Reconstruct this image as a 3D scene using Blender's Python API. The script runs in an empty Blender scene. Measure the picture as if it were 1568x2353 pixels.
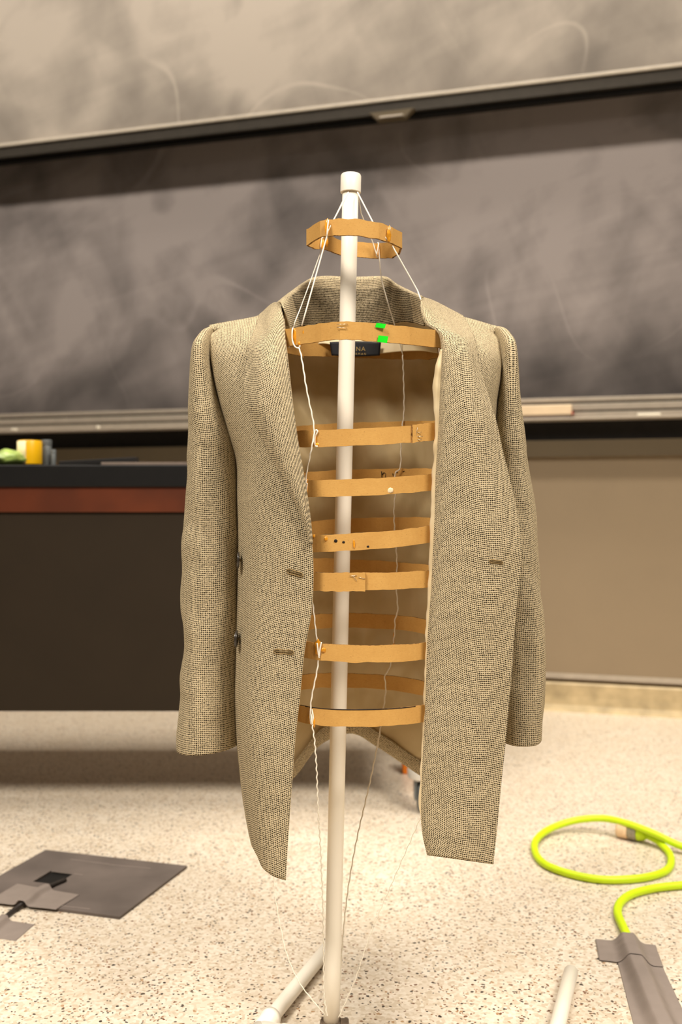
import bpy, bmesh, math, random
import numpy as np
from mathutils import Vector, noise, Matrix

random.seed(7)
sc = bpy.context.scene
C = sc.collection

# ------------------------------------------------------------------ camera
F = 2288.0            # focal length in pixels of the 1568x2353 frame
HX, HY = 784.0, 1152.0
H = 0.733             # eye height
cam_d = bpy.data.cameras.new('camera')
cam = bpy.data.objects.new('camera', cam_d); C.objects.link(cam)
cam.location = (0, 0, H); cam.rotation_euler = (math.pi/2, 0, 0)
cam_d.sensor_fit = 'VERTICAL'; cam_d.sensor_height = 36.0; cam_d.sensor_width = 24.0
cam_d.lens = 36.0*F/2353
cam_d.shift_y = -(1176.5-HY)/2353
cam_d.clip_start = 0.05
cam_d.dof.use_dof = True; cam_d.dof.focus_distance = 1.22; cam_d.dof.aperture_fstop = 4.5
sc.camera = cam

# ------------------------------------------------------------------ view, world, lights
sc.view_settings.view_transform = 'Standard'; sc.view_settings.look = 'None'
sc.view_settings.gamma = 1.0; sc.view_settings.use_curve_mapping = False
sc.view_settings.exposure = 0.0
w = bpy.data.worlds.new('room_air'); sc.world = w; w.use_nodes = True
w.node_tree.nodes['Background'].inputs[0].default_value = (1.0, 0.90, 0.77, 1)
w.node_tree.nodes['Background'].inputs[1].default_value = 0.025

WARM = (1.0, 0.915, 0.80)
def area(name, loc, sx, sy, power, rot=(0, 0, 0), col=WARM):
    l = bpy.data.lights.new(name, 'AREA'); l.shape = 'RECTANGLE'; l.size = sx; l.size_y = sy
    l.energy = power; l.color = col
    o = bpy.data.objects.new(name, l); C.objects.link(o); o.location = loc; o.rotation_euler = rot
    return o
def spot(name, loc, power, ang=62, col=WARM, rad=0.12):
    l = bpy.data.lights.new(name, 'SPOT'); l.energy = power; l.color = col
    l.spot_size = math.radians(ang); l.spot_blend = 0.8; l.shadow_soft_size = rad
    o = bpy.data.objects.new(name, l); C.objects.link(o); o.location = loc
    return o
WALL_A = math.radians(-16.6)
_wx = Matrix.Translation((0, 3.744, 0)) @ Matrix.Rotation(WALL_A, 4, 'Z')
wash = area('chalkboard_wash_light', _wx @ Vector((0, -1.72, 4.8)), 7.5, 0.20, 108, (math.radians(31), 0, WALL_A))
wash.data.spread = math.radians(110)
for i, (x, y) in enumerate([(-1.9, 3.05), (-0.5, 2.95), (1.0, 2.6), (2.3, 2.1), (-0.9, 0.9), (0.9, 0.8)]):
    spot('ceiling_downlight', (x, y, 4.8), 132 if y > 1.5 else 66, 64)
for (x, y) in [(-2.0, -1.0), (2.1, -1.2)]:        # two added spots, no such lamps seen, aimed to brighten the stand
    so = spot('added_stand_spot', (x, y, 4.3), 980, 56, rad=0.75); so.data.spot_blend = 1.0
    so.rotation_euler = (Vector((0.05, 1.2, 0.75))-so.location).to_track_quat('-Z', 'Y').to_euler()

# ------------------------------------------------------------------ helpers
def P(px, py, D):
    return Vector(((px-HX)*D/F, D, H-(py-HY)*D/F))
def FL(px, py, z=0.0):                      # point on the floor (height z) seen at a pixel
    D = (H-z)*F/(py-HY)
    return Vector(((px-HX)*D/F, D, z))

def link(o, parent=None):
    C.objects.link(o)
    if parent is not None: o.parent = parent
    return o
def tag(o, label=None, cat=None, group=None, kind=None):
    if label: o['label'] = label
    if cat: o['category'] = cat
    if group: o['group'] = group
    if kind: o['kind'] = kind
    return o
def empty(name, loc, label=None, cat=None, group=None, rz=0):
    o = bpy.data.objects.new(name, None); o.empty_display_size = 0.05
    link(o); o.location = loc; o.rotation_euler = (0, 0, rz)
    tag(o, label, cat, group)
    return o
def keep(o, parent):                        # parent while keeping world coordinates of the mesh
    o.parent = parent
    m = Matrix.LocRotScale(parent.location, parent.rotation_euler, None) if parent.parent is None else \
        Matrix.LocRotScale(parent.parent.location, parent.parent.rotation_euler, None) @ parent.matrix_parent_inverse @ parent.matrix_basis
    o.matrix_parent_inverse = m.inverted()
    return o
def from_bm(name, bm, mats, parent=None, smooth=True):
    me = bpy.data.meshes.new(name); bm.to_mesh(me); bm.free()
    if not isinstance(mats, (list, tuple)): mats = [mats]
    for m in mats: me.materials.append(m)
    if smooth:
        for p in me.polygons: p.use_smooth = True
    o = bpy.data.objects.new(name, me); link(o)
    if parent is not None: keep(o, parent)
    return o

def hermite(pts, n, closed=False):
    """resample control points with a non-uniform cubic Hermite by chord length"""
    p = np.array([list(q) for q in pts], float)
    if len(p) == 2 and not closed:
        t = np.linspace(0, 1, n)[:, None]
        return p[0]*(1-t)+p[1]*t
    if closed: p = np.vstack([p, p[:1]])
    d = np.linalg.norm(np.diff(p, axis=0), axis=1)**0.8+1e-9
    s = np.concatenate([[0], np.cumsum(d)])
    m = np.zeros_like(p)
    sl = np.diff(p, axis=0)/d[:, None]
    m[1:-1] = (sl[:-1]*d[1:, None]+sl[1:]*d[:-1, None])/(d[:-1]+d[1:])[:, None]
    if closed:
        m[0] = m[-1] = (sl[-1]*d[0]+sl[0]*d[-1])/(d[0]+d[-1])
    else:
        m[0] = sl[0]; m[-1] = sl[-1]
    t = np.linspace(0, s[-1], n+1)[:-1] if closed else np.linspace(0, s[-1], n)
    i = np.clip(np.searchsorted(s, t, side='right')-1, 0, len(d)-1)
    h = d[i]; x = (t-s[i])/h
    x = x[:, None]; h = h[:, None]
    return ((2*x**3-3*x**2+1)*p[i]+(x**3-2*x**2+x)*h*m[i]+(-2*x**3+3*x**2)*p[i+1]+(x**3-x**2)*h*m[i+1])

def grid_mesh(name, G, mats, parent=None, closed_u=False, uref=0.0, uvrot=0.0, wr=None, thick=0.0, off=-1, mat_off=0,
              uvoff=(0, 0), rim=0):
    """G: array nv x nu x 3 in world coordinates -> mesh object with a metric UV map"""
    G = np.array(G, float); nv, nu = G.shape[:2]
    # metric uv
    du = np.linalg.norm(np.diff(G, axis=1), axis=2); U = np.concatenate([np.zeros((nv, 1)), np.cumsum(du, axis=1)], axis=1)
    k = int(round(uref*(nu-1))); U = U-U[:, k:k+1]
    dv = np.linalg.norm(np.diff(G, axis=0), axis=2); V = np.concatenate([np.zeros((1, nu)), np.cumsum(dv, axis=0)], axis=0)
    if wr:
        gu = np.gradient(G, axis=1); gv = np.gradient(G, axis=0)
        N = np.cross(gu, gv); N /= (np.linalg.norm(N, axis=2, keepdims=True)+1e-12)
        for a in range(nv):
            for b in range(nu):
                G[a, b] += N[a, b]*wr(U[a, b], V[a, b], a/(nv-1), b/(nu-1), G[a, b])
    verts = G.reshape(-1, 3)
    faces = []
    for a in range(nv-1):
        for b in range(nu-1 if not closed_u else nu):
            c = (b+1) % nu
            faces.append((a*nu+b, a*nu+c, (a+1)*nu+c, (a+1)*nu+b))
    me = bpy.data.meshes.new(name); me.from_pydata(verts.tolist(), [], faces)
    if not isinstance(mats, (list, tuple)): mats = [mats]
    for m in mats: me.materials.append(m)
    uv = me.uv_layers.new(name='UVMap')
    cr, sr = math.cos(uvrot), math.sin(uvrot)
    li = np.zeros(len(me.loops), int); me.loops.foreach_get('vertex_index', li)
    uu = U.reshape(-1)[li]+uvoff[0]; vv = -V.reshape(-1)[li]+uvoff[1]
    if closed_u:
        per = U[:, -1]+np.linalg.norm(G[:, 0]-G[:, -1], axis=1)
        fl = np.arange(len(li))
        col = li % nu; row = li//nu
        fcol = np.repeat(np.array([f[0] % nu for f in faces]), 4)
        wrap = (fcol == nu-1) & (col == 0)
        uu = np.where(wrap, per[row]+uvoff[0]-0*uu, uu)
    out = np.stack([uu*cr-vv*sr, uu*sr+vv*cr], axis=1).reshape(-1)
    uv.data.foreach_set('uv', out)
    for p in me.polygons: p.use_smooth = True
    me.update()
    o = bpy.data.objects.new(name, me); link(o)
    if parent is not None: keep(o, parent)
    if thick:
        md = o.modifiers.new('cloth thickness', 'SOLIDIFY'); md.thickness = thick; md.offset = off
        md.material_offset = mat_off; md.material_offset_rim = rim
    return o

def surf(name, rows, mats, parent, nu=60, nv=120, **kw):
    R = [hermite([P(*q) for q in r], nu) for r in rows]
    R = np.array(R)
    G = np.stack([hermite(R[:, b], nv) for b in range(nu)], axis=1)
    return grid_mesh(name, G, mats, parent, **kw)

def tube_pts(pts, r, n=10, cap=True):
    """sweep a circle along world points; r scalar or list. returns verts, faces"""
    pts = [Vector(p) for p in pts]; m = len(pts)
    rr = r if hasattr(r, '__len__') else [r]*m
    T = []
    for i in range(m):
        t = (pts[min(i+1, m-1)]-pts[max(i-1, 0)])
        T.append(t.normalized() if t.length > 1e-9 else Vector((0, 0, 1)))
    up = Vector((0, 0, 1)) if abs(T[0].z) < 0.9 else Vector((1, 0, 0))
    nrm = (up-T[0]*up.dot(T[0])).normalized()
    V = []; Fc = []
    for i in range(m):
        nrm = (nrm-T[i]*nrm.dot(T[i])).normalized(); b = T[i].cross(nrm)
        for k in range(n):
            a = 2*math.pi*k/n
            V.append(pts[i]+(nrm*math.cos(a)+b*math.sin(a))*rr[i])
    for i in range(m-1):
        for k in range(n):
            k2 = (k+1) % n
            Fc.append((i*n+k, i*n+k2, (i+1)*n+k2, (i+1)*n+k))
    if cap:
        Fc.append(tuple(range(n-1, -1, -1))); Fc.append(tuple((m-1)*n+k for k in range(n)))
    return V, Fc
def mesh_obj(name, V, Fc, mats, parent=None, smooth=True):
    me = bpy.data.meshes.new(name); me.from_pydata([tuple(v) for v in V], [], Fc)
    if not isinstance(mats, (list, tuple)): mats = [mats]
    for m in mats: me.materials.append(m)
    if smooth:
        for p in me.polygons: p.use_smooth = True
    o = bpy.data.objects.new(name, me); link(o)
    if parent is not None: keep(o, parent)
    return o
def tube(name, pts, r, mats, parent=None, n=10, cap=True):
    V, Fc = tube_pts(pts, r, n, cap)
    o = mesh_obj(name, V, Fc, mats, parent)
    if cap:
        k = len(o.data.polygons)
        for j in (k-1, k-2): o.data.polygons[j].use_smooth = False
    return o
def join_tubes(name, segs, mats, parent=None):
    V = []; Fc = []
    for (pts, r, n) in segs:
        v, f = tube_pts(pts, r, n); b = len(V)
        V += v; Fc += [tuple(i+b for i in q) for q in f]
    return mesh_obj(name, V, Fc, mats, parent)
def lathe(name, prof, mats, parent=None, n=32, M=None):
    """prof list of (r, z); optional matrix"""
    V = []; Fc = []
    for (r, z) in prof:
        for k in range(n):
            a = 2*math.pi*k/n; V.append(Vector((r*math.cos(a), r*math.sin(a), z)))
    for i in range(len(prof)-1):
        for k in range(n):
            k2 = (k+1) % n; Fc.append((i*n+k, i*n+k2, (i+1)*n+k2, (i+1)*n+k))
    Fc.append(tuple(range(n-1, -1, -1))); Fc.append(tuple((len(prof)-1)*n+k for k in range(n)))
    if M is not None: V = [M @ v for v in V]
    o = mesh_obj(name, V, Fc, mats, parent)
    md = o.modifiers.new('edge', 'EDGE_SPLIT'); md.split_angle = math.radians(40)
    return o
def box(name, lo, hi, mats, parent=None, bev=0.0, M=None):
    bm = bmesh.new(); bmesh.ops.create_cube(bm, size=1)
    lo = Vector(lo); hi = Vector(hi)
    for v in bm.verts:
        v.co = Vector((lo[i]+(v.co[i]+0.5)*(hi[i]-lo[i]) for i in range(3)))
    if bev: bmesh.ops.bevel(bm, geom=bm.edges[:], offset=bev, segments=2, profile=0.6, affect='EDGES')
    if M is not None: bmesh.ops.transform(bm, matrix=M, verts=bm.verts[:])
    return from_bm(name, bm, mats, parent, smooth=False)

# ------------------------------------------------------------------ materials
def srgb(r, g, b):
    f = lambda c: (c/255/12.92) if c/255 <= 0.04045 else ((c/255+0.055)/1.055)**2.4
    return (f(r), f(g), f(b), 1)
class NT:
    def __init__(s, name, rough=0.6, spec=0.4):
        s.m = bpy.data.materials.new(name); s.m.use_nodes = True
        s.t = s.m.node_tree; s.b = s.t.nodes['Principled BSDF']
        s.b.inputs['Roughness'].default_value = rough; s.b.inputs['Specular IOR Level'].default_value = spec
    def n(s, typ, **kw):
        nd = s.t.nodes.new(typ)
        for k, v in kw.items():
            if k.startswith('i_'): nd.inputs[k[2:].replace('_', ' ')].default_value = v
            else: setattr(nd, k, v)
        return nd
    def l(s, a, b): s.t.links.new(a, b)
    def math(s, op, a, b=None, c=None, clamp=False):
        nd = s.n('ShaderNodeMath', operation=op); nd.use_clamp = clamp
        for i, v in enumerate((a, b, c)):
            if v is None: continue
            if isinstance(v, (int, float)): nd.inputs[i].default_value = v
            else: s.l(v, nd.inputs[i])
        return nd.outputs[0]
    def ramp(s, fac, stops, interp='LINEAR'):
        nd = s.n('ShaderNodeValToRGB'); nd.color_ramp.interpolation = interp
        e = nd.color_ramp.elements
        while len(e) < len(stops): e.new(0.5)
        for i, (p, c) in enumerate(stops):
            e[i].position = p; e[i].color = c if hasattr(c, '__len__') else (c, c, c, 1)
        s.l(fac, nd.inputs[0]); return nd.outputs[0]
    def mix(s, fac, a, b, mode='MIX'):
        nd = s.n('ShaderNodeMix', data_type='RGBA', blend_type=mode)
        for i, v in ((0, fac), (6, a), (7, b)):
            if isinstance(v, (int, float)) or isinstance(v, tuple): nd.inputs[i].default_value = v
            else: s.l(v, nd.inputs[i])
        return nd.outputs[2]
    def noise(s, vec, scale, detail=3, rough=0.5, dist=0.0):
        nd = s.n('ShaderNodeTexNoise'); nd.inputs['Scale'].default_value = scale
        nd.inputs['Detail'].default_value = detail; nd.inputs['Roughness'].default_value = rough
        nd.inputs['Distortion'].default_value = dist
        if vec is not None: s.l(vec, nd.inputs['Vector'])
        return nd.outputs[0]
    def mapping(s, vec, scale=(1, 1, 1), rot=(0, 0, 0), loc=(0, 0, 0)):
        nd = s.n('ShaderNodeMapping'); nd.inputs['Scale'].default_value = scale
        nd.inputs['Rotation'].default_value = rot; nd.inputs['Location'].default_value = loc
        s.l(vec, nd.inputs['Vector']); return nd.outputs[0]
    def obj(s): return s.n('ShaderNodeTexCoord').outputs['Object']
    def bump(s, h, strength=0.3, dist=0.001):
        nd = s.n('ShaderNodeBump'); nd.inputs['Strength'].default_value = strength; nd.inputs['Distance'].default_value = dist
        s.l(h, nd.inputs['Height']); s.l(nd.outputs[0], s.b.inputs['Normal'])
    def col(s, c):
        if isinstance(c, tuple): s.b.inputs['Base Color'].default_value = c
        else: s.l(c, s.b.inputs['Base Color'])

def plain(name, rgb, rough=0.6, spec=0.4, metal=0.0, var=0.08, scale=30):
    t = NT(name, rough, spec); c = srgb(*rgb)
    n = t.noise(t.obj(), scale, 4)
    lo = tuple(min(1, v*(1-var)) for v in c[:3])+(1,); hi = tuple(min(1, v*(1+var)) for v in c[:3])+(1,)
    t.col(t.ramp(n, [(0.3, lo), (0.7, hi)])); t.b.inputs['Metallic'].default_value = metal
    return t.m

def mat_wool(name='houndstooth_wool', grow=0.0):
    t = NT(name, 0.95, 0.05)
    uv = t.n('ShaderNodeTexCoord').outputs['UV']
    wob = t.n('ShaderNodeTexNoise'); wob.inputs['Scale'].default_value = 260; wob.inputs['Detail'].default_value = 2
    t.l(uv, wob.inputs['Vector'])
    sub = t.n('ShaderNodeVectorMath', operation='SUBTRACT'); t.l(wob.outputs['Color'], sub.inputs[0]); sub.inputs[1].default_value = (0.5, 0.5, 0.5)
    sc_ = t.n('ShaderNodeVectorMath', operation='SCALE'); t.l(sub.outputs[0], sc_.inputs[0]); sc_.inputs['Scale'].default_value = 0.0016
    add = t.n('ShaderNodeVectorMath', operation='ADD'); t.l(uv, add.inputs[0]); t.l(sc_.outputs[0], add.inputs[1])
    mp = t.mapping(add.outputs[0], (1/0.00232, 1/0.00245, 1))
    fl = t.n('ShaderNodeVectorMath', operation='FLOOR'); t.l(mp, fl.inputs[0])
    fr = t.n('ShaderNodeVectorMath', operation='FRACTION'); t.l(mp, fr.inputs[0])
    wn = t.n('ShaderNodeTexWhiteNoise', noise_dimensions='2D'); t.l(fl.outputs[0], wn.inputs['Vector'])
    sp = t.n('ShaderNodeSeparateXYZ'); t.l(fr.outputs[0], sp.inputs[0])
    wr = t.n('ShaderNodeSeparateColor'); t.l(wn.outputs['Color'], wr.inputs[0])
    dx = t.math('ABSOLUTE', t.math('SUBTRACT', sp.outputs[0], 0.5)); dy = t.math('ABSOLUTE', t.math('SUBTRACT', sp.outputs[1], 0.5))
    # broken basket pattern: runs of stretched gaps along diagonals
    fs = t.n('ShaderNodeSeparateXYZ'); t.l(fl.outputs[0], fs.inputs[0])
    diag = t.math('FRACT', t.math('DIVIDE', t.math('ADD', fs.outputs[0], t.math('MULTIPLY', fs.outputs[1], 2.0)), 5.0))
    hor = t.math('LESS_THAN', diag, 0.3)
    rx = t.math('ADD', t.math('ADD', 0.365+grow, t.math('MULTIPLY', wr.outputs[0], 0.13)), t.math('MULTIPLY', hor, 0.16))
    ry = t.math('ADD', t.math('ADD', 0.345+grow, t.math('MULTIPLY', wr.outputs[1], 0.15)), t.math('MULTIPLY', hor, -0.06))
    ex = t.math('DIVIDE', dx, rx); ey = t.math('DIVIDE', dy, ry)
    e = t.math('SQRT', t.math('ADD', t.math('MULTIPLY', ex, ex), t.math('MULTIPLY', ey, ey)))
    gap = t.ramp(e, [(0.0, 1.0), (0.6, 1.0), (1.0, 0.0)])
    gap = t.math('MULTIPLY', gap, t.math('ADD', 0.90, t.math('MULTIPLY', wr.outputs[2], 0.10)))
    yarn = t.ramp(t.noise(uv, 700, 2), [(0.3, srgb(192, 172, 134)), (0.7, srgb(228, 212, 180))])
    big = t.noise(uv, 9, 3)
    yarn = t.mix(t.math('MULTIPLY', big, 0.25), yarn, srgb(182, 160, 120))
    t.col(t.mix(gap, yarn, srgb(20, 13, 6)))
    t.bump(t.math('SUBTRACT', 1.0, gap), 0.55, 0.0006)
    t.b.inputs['Sheen Weight'].default_value = 0.0
    return t.m

def mat_satin(name, c1, c2, rough=0.38):
    t = NT(name, rough, 0.5)
    o = t.obj()
    n = t.noise(o, 14, 3, 0.5, 0.6)
    t.col(t.ramp(n, [(0.3, c1), (0.75, c2)]))
    s = t.mapping(o, (60, 60, 18))
    t.bump(t.noise(s, 1.0, 3), 0.25, 0.004)
    t.b.inputs['Sheen Weight'].default_value = 0.1
    return t.m

def mat_cardboard():
    t = NT('corrugated_cardboard', 0.82, 0.2)
    o = t.obj()
    fib = t.noise(t.mapping(o, (300, 300, 900)), 1.0, 3)
    blot = t.noise(o, 28, 4, 0.6)
    c = t.mix(fib, srgb(196, 148, 80), srgb(214, 168, 96))
    c = t.mix(t.ramp(blot, [(0.35, 0.0), (0.75, 0.4)]), c, srgb(178, 128, 62))
    speck = t.ramp(t.noise(o, 620, 1), [(0.68, 0.0), (0.76, 0.35)])
    t.col(t.mix(speck, c, srgb(120, 80, 40)))
    flute = t.n('ShaderNodeTexWave', wave_type='BANDS', bands_direction='X'); flute.inputs['Scale'].default_value = 50; flute.inputs['Distortion'].default_value = 0.6
    t.l(o, flute.inputs['Vector'])
    t.bump(flute.outputs['Fac'], 0.05, 0.001)
    return t.m
def mat_card_edge():
    t = NT('cardboard_cut_edge', 0.9, 0.1)
    o = t.obj()
    n = t.noise(o, 330, 2)
    t.col(t.ramp(n, [(0.42, srgb(74, 46, 20)), (0.55, srgb(176, 132, 78))]))
    return t.m

def mat_terrazzo():
    t = NT('terrazzo', 0.33, 0.35)
    o = t.obj()
    wv = t.n('ShaderNodeTexNoise'); wv.inputs['Scale'].default_value = 90; t.l(o, wv.inputs['Vector'])
    ad = t.n('ShaderNodeVectorMath', operation='MULTIPLY_ADD'); t.l(wv.outputs['Color'], ad.inputs[0]); ad.inputs[1].default_value = (0.008, 0.008, 0); t.l(o, ad.inputs[2])
    def chips(scale, stops):
        v = t.n('ShaderNodeTexVoronoi', voronoi_dimensions='2D'); v.inputs['Scale'].default_value = scale; t.l(ad.outputs[0], v.inputs['Vector'])
        s = t.n('ShaderNodeSeparateColor'); t.l(v.outputs['Color'], s.inputs[0])
        return t.ramp(s.outputs[0], stops, 'CONSTANT'), v, s
    base, _, _ = chips(210, [(0.0, srgb(218, 205, 186)), (0.25, srgb(208, 193, 171)), (0.45, srgb(226, 215, 198)), (0.7, srgb(199, 183, 160)), (0.82, srgb(220, 207, 188))])
    # sparse coloured chips
    col2, v2, s2 = chips(260, [(0.0, srgb(48, 42, 38)), (0.3, srgb(120, 78, 52)), (0.55, srgb(150, 112, 78)), (0.75, srgb(70, 62, 56)), (0.9, srgb(146, 94, 62))])
    m2 = t.math('MULTIPLY', t.math('GREATER_THAN', s2.outputs[1], 0.90), t.math('LESS_THAN', v2.outputs['Distance'], 0.40))
    col3, v3, s3 = chips(140, [(0.0, srgb(42, 38, 36)), (0.35, srgb(112, 72, 48)), (0.6, srgb(60, 54, 50)), (0.8, srgb(170, 134, 96))])
    m3 = t.math('MULTIPLY', t.math('GREATER_THAN', s3.outputs[1], 0.90), t.math('LESS_THAN', v3.outputs['Distance'], 0.33))
    col = t.mix(m2, base, col2); col = t.mix(m3, col, col3)
    mott = t.noise(o, 9, 4, 0.6)
    col = t.mix(t.ramp(mott, [(0.4, 0.0), (0.75, 0.3)]), col, srgb(190, 170, 142))
    t.col(col)
    return t.m

def mat_board(name, seed, lo, hi, dark_low, tilt=1.0, bias=0.0, flat=1.0):
    """slate with wiped chalk: broad cloudy dust, long diagonal eraser sweeps, soft streaks"""
    t = NT(name, 0.7, 0.25)
    o = t.obj()
    p = t.mapping(o, (1, 1, 1), (0, 0, 0), (seed, seed*0.7, seed*1.3))
    cloud = t.noise(p, 0.8, 3, 0.45, 0.6)
    def sweep(ang, sx, sz, dist, det=5):
        return t.noise(t.mapping(t.mapping(p, (1, 1, 1), (0, math.radians(ang), 0)), (sx, 1, sz)), 1.0, det, 0.58, dist)
    s1 = sweep(38*tilt, 0.9, 3.6, 1.2); s2 = sweep(-62*tilt, 0.8, 4.2, 0.9); s3 = sweep(12*tilt, 0.7, 9.0, 1.4, 4); s4 = sweep(80*tilt, 0.6, 7.0, 0.6)
    f = t.math('MULTIPLY', cloud, 0.80)
    for s_, k in ((s1, 0.44), (s2, 0.40), (s3, 0.20), (s4, 0.26)): f = t.math('ADD', f, t.math('MULTIPLY', s_, k))
    f = t.math('MULTIPLY', t.math('SUBTRACT', f, 0.72-bias), 1.55)
    # patches wiped almost clean
    wiped = t.ramp(t.noise(p, 1.7, 2, 0.4, 1.6), [(0.34, 0.68), (0.52, 1.0)])
    sep = t.n('ShaderNodeSeparateXYZ'); t.l(o, sep.inputs[0])
    zz = t.math('ADD', sep.outputs[2], t.math('MULTIPLY', t.math('SUBTRACT', t.noise(p, 2.3, 3), 0.5), 0.7))
    reach = t.ramp(t.math('DIVIDE', t.math('SUBTRACT', zz, dark_low[0]), dark_low[1], clamp=True), [(0.0, 0.22), (1.0, 1.0)])
    f = t.math('ADD', t.math('MULTIPLY', t.math('MULTIPLY', t.math('ADD', f, 0.25), reach), wiped), -0.1)
    # thin leftover strokes, only here and there
    w1 = t.n('ShaderNodeTexNoise'); w1.inputs['Scale'].default_value = 1.3; w1.inputs['Detail'].default_value = 1; t.l(p, w1.inputs['Vector'])
    band = t.math('ABSOLUTE', t.math('SUBTRACT', t.math('FRACT', t.math('MULTIPLY', w1.outputs[0], 5.0)), 0.5))
    line = t.math('MULTIPLY', t.ramp(band, [(0.0, 1.0), (0.03, 0.0)]), t.ramp(t.noise(p, 2.0, 1), [(0.50, 0.0), (0.70, 0.24)]))
    f = t.math('ADD', t.math('ADD', t.math('MULTIPLY', f, flat), (1-flat)*0.5), line)
    t.col(t.ramp(f, [(0.0, lo), (0.8, hi)]))
    return t.m

M = {}
M['wool'] = mat_wool()
M['wool_wide_gaps'] = mat_wool('houndstooth_wool_wide_dark_gaps', 0.17)
M['lining'] = mat_satin('khaki_satin_lining', srgb(190, 168, 124), srgb(214, 194, 152), 0.34)
M['facing'] = mat_satin('cream_facing_cloth', srgb(226, 204, 160), srgb(240, 222, 182), 0.5)
M['piping'] = mat_satin('cream_satin', srgb(226, 204, 160), srgb(244, 226, 188), 0.4)
M['card'] = mat_cardboard(); M['card_edge'] = mat_card_edge()
M['pvc'] = plain('white_pvc', (252, 244, 228), 0.35, 0.45, var=0.02, scale=12)
M['twine'] = plain('white_cotton_twine', (246, 238, 222), 0.9, 0.1, var=0.1, scale=900)
M['glue'] = plain('amber_hot_glue', (222, 150, 38), 0.25, 0.6, var=0.35, scale=160)
M['staple'] = plain('steel_staple', (190, 180, 165), 0.3, 0.6, 1.0)
M['green'] = plain('green_tape', (20, 225, 30), 0.5, 0.3)
M['button'] = plain('dark_horn_button', (58, 52, 46), 0.25, 0.6, var=0.3, scale=120)
M['thread'] = plain('buttonhole_thread', (112, 94, 64), 0.9, 0.1, var=0.3, scale=800)
M['lip'] = plain('buttonhole_stitching', (150, 126, 86), 0.9, 0.1, var=0.35, scale=900)
M['label'] = plain('black_woven_label', (22, 22, 26), 0.6, 0.3, var=0.2)
M['gold'] = plain('gold_thread', (150, 124, 70), 0.6, 0.3)
M['ink'] = plain('marker_ink', (34, 26, 22), 0.6, 0.2)
M['terrazzo'] = mat_terrazzo()
M['board_up'] = mat_board('upper_slate_with_chalk_dust', 3.7, srgb(52, 47, 46), srgb(196, 184, 170), (2.0, 0.34), 1.0, 0.13, 0.72)
M['board_lo'] = mat_board('lower_slate_with_chalk_dust', 11.3, srgb(36, 33, 33), srgb(164, 154, 150), (0.98, 0.45), 1.0, 0.02, 0.95)
M['alu'] = plain('brushed_aluminium', (186, 174, 158), 0.42, 0.5, 0.3, var=0.06)
M['lip_metal'] = plain('worn_bright_metal_lip', (214, 202, 184), 0.45, 0.5, 0.1, var=0.06)
M['rail_dark'] = plain('dark_anodised_rail', (74, 68, 60), 0.42, 0.5, 0.4)
M['black'] = plain('black_rubber', (24, 21, 19), 0.6, 0.3, var=0.2)
M['wall'] = plain('taupe_wall_paint', (146, 128, 103), 0.6, 0.35, var=0.03, scale=4)
M['wallrail'] = plain('taupe_rail_paint_shaded', (108, 95, 74), 0.55, 0.3, var=0.04, scale=6)  # darkened so the colour takes in the tray's shade on the rail
M['base'] = plain('cove_base_terrazzo', (186, 166, 128), 0.5, 0.3, var=0.22, scale=18)
M['top'] = plain('black_epoxy_worktop', (12, 11, 11), 0.5, 0.3, var=0.15)
M['wood'] = plain('red_brown_wood_edge', (86, 36, 9), 0.5, 0.4, var=0.2, scale=10)
M['panel'] = plain('charcoal_laminate_panel', (42, 33, 22), 0.7, 0.2, var=0.05, scale=8)
M['yellow'] = plain('yellow_plastic', (250, 190, 10), 0.35, 0.5)
M['cream_highlight'] = plain('painted_cream_highlight', (248, 230, 180), 0.6, 0.3)
M['grey_plastic'] = plain('slate_grey_plastic', (104, 108, 108), 0.45, 0.4)
M['greenbag'] = plain('green_and_white_plastic_film', (158, 182, 92), 0.3, 0.6, var=0.45, scale=14)
M['greyslab'] = plain('grey_brown_board', (120, 106, 96), 0.7, 0.2)
M['chalk'] = plain('white_chalk', (242, 234, 214), 0.95, 0.1)
M['felt'] = plain('pale_wood', (240, 214, 178), 0.7, 0.2, var=0.07, scale=16)
M['red'] = plain('red_paint', (206, 84, 70), 0.6, 0.3)
M['mat'] = plain('dark_grey_floor_plate', (104, 94, 88), 0.55, 0.35, var=0.22, scale=9)
M['duct'] = plain('grey_duct_tape', (138, 126, 118), 0.5, 0.4, var=0.06, scale=40)
M['cable'] = plain('black_cable', (46, 40, 36), 0.5, 0.4)
M['lime'] = plain('lime_green_cord', (206, 236, 22), 0.45, 0.4, var=0.04)
M['amber'] = plain('amber_plastic', (238, 204, 164), 0.3, 0.5, var=0.1)
M['smoke'] = plain('smoky_clear_plastic', (150, 140, 118), 0.25, 0.6, var=0.25, scale=90)
M['orange'] = plain('orange_plastic', (232, 124, 20), 0.5, 0.4)
M['white_metal'] = plain('zinc_plated_steel', (206, 200, 190), 0.4, 0.5, 0.3)
M['clamp'] = plain('tarnished_clamp', (128, 112, 96), 0.4, 0.5, 0.6, var=0.25, scale=90)

# ------------------------------------------------------------------ setting
bm = bmesh.new()
bmesh.ops.create_grid(bm, x_segments=2, y_segments=2, size=1)
for v in bm.verts: v.co = Vector((v.co.x*6, 0.9+v.co.y*4.2, 0))
fo = from_bm('floor', bm, M['terrazzo'], smooth=False)
md = fo.modifiers.new('slab', 'SOLIDIFY'); md.thickness = 0.1; md.offset = -1
tag(fo, 'beige speckled terrazzo floor', kind='structure')

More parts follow.
